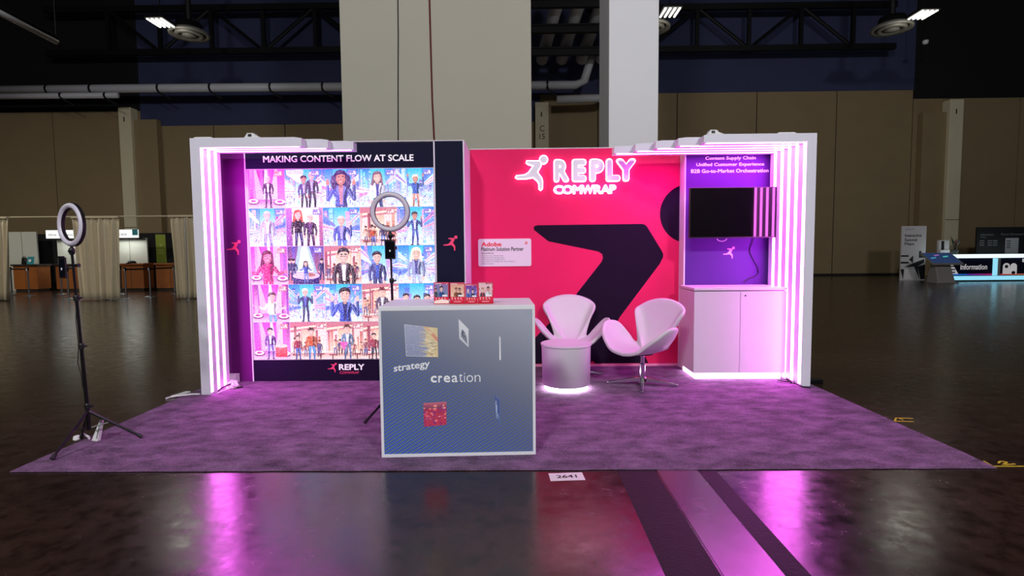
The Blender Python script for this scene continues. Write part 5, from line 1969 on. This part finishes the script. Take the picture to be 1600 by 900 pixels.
MB().prism_xz([(-.2 + .07 * math.cos(R(a)), .62 + .07 * math.sin(R(a))) for a in range(0, 360, 24)], -.006, -.003).build('dark_dot', M_infon, pB)
MB().prism_xz([(.1 + .08 * math.cos(R(a)), .36 + .07 * math.sin(R(a))) for a in range(0, 360, 24)], -.006, -.003).build('dark_dot', M_infon, pB)
for (x, z) in ((.45, .8), (.6, .65), (.75, .8), (.9, .65), (.75, .4)):
    MB().box(x, -.004, z, x + .15, 0, z + .14).build('white_square', M_whiteink, pB)
Pr = Paint(1, 1, 2.6, .04)
Pr.rect(0, 0, 1, 1, (226, 60, 80), (240, 190, 90), True)
Pr.build('colour_stripe', MATS['stripe_print'], pB, (-.45, -.004, .27))

t = thing('info_board', 'black information board behind the lit counter', 'board', (22.4, 24.8, 0))
MB().box(-1.4, 0, 0, 1.4, .08, 2.36).build('board', mat('black_board', (16, 15, 18), .5, noise=.05), t)
M_greyink = mat('grey_board_ink', (120, 118, 120), .6, noise=.04)
letters('lettering', 'Information', M_greyink, t, (-1.22, 1.98, -.65, 2.07), 0)
letters('lettering', 'Maps', M_greyink, t, (-1.22, 1.86, -.98, 1.95), 0)
letters('lettering', 'Floor Directory', M_greyink, t, (-.3, 1.96, .8, 2.07), 0)
for k in range(3):
    for x in (-1.26, -.9, -.66):
        MB().box(x, -.004, 1.52 + .1 * k, x + .2, 0, 1.56 + .1 * k).build('text_line', M_greyink, t)
MB().box(-.1, -.004, 1.15, .5, 0, 1.86).build('map_sheet', mat('pale_map_print', (150, 146, 150), .6, noise=.05), t)
for k in range(4):
    MB().box(-.04, -.007, 1.4 + .1 * k, .14, -.004, 1.44 + .1 * k).build('map_line', M_ink, t)

M_leaf = mat('dark_green_leaf', (34, 52, 30), .5, noise=.3, nscale=10)
t = thing('potted_plant', 'dark leafy plant with red tips on the information counter', 'plant', (18.9, 23.4, 1.14))
MB().lathe([(.09, 0), (.13, .2), (.12, .22)], 18).build('pot', M_black, t)
rn = random.Random(9)
for k in range(13):
    a = rn.uniform(0, 2 * PI)
    L = rn.uniform(.35, .62)
    le = rn.uniform(.15, .5)
    d = Vector((math.cos(a), math.sin(a), 0))
    n = Vector((-d.y, d.x, 0))
    p0 = Vector((0, 0, .2))
    p1 = p0 + d * L * le * .4 + Vector((0, 0, L * .55))
    p2 = p0 + d * L * le + Vector((0, 0, L))
    vs_ = [p0 + n * .02, p0 - n * .02, p1 + n * .07, p1 - n * .07, p2]
    o = MB().add(vs_, ((0, 1, 3, 2), (2, 3, 4))).build('leaf', M_leaf if k % 4 else mat('red_leaf', (110, 30, 34), .5, noise=.2), t)
t = thing('leaflet_holder', 'white leaflet holder with a dark spine on the information counter', 'leaflet holder', (18.35, 23.3, 1.14))
MB().box(-.22, 0, 0, .22, .12, .62).build('back', M_sign, t, bevel=.01)
MB().box(-.12, -.006, .05, .0, 0, .58).build('dark_spine', M_ink, t)
MB().box(-.2, -.06, 0, .2, -.007, .2).build('tray', M_sign, t)
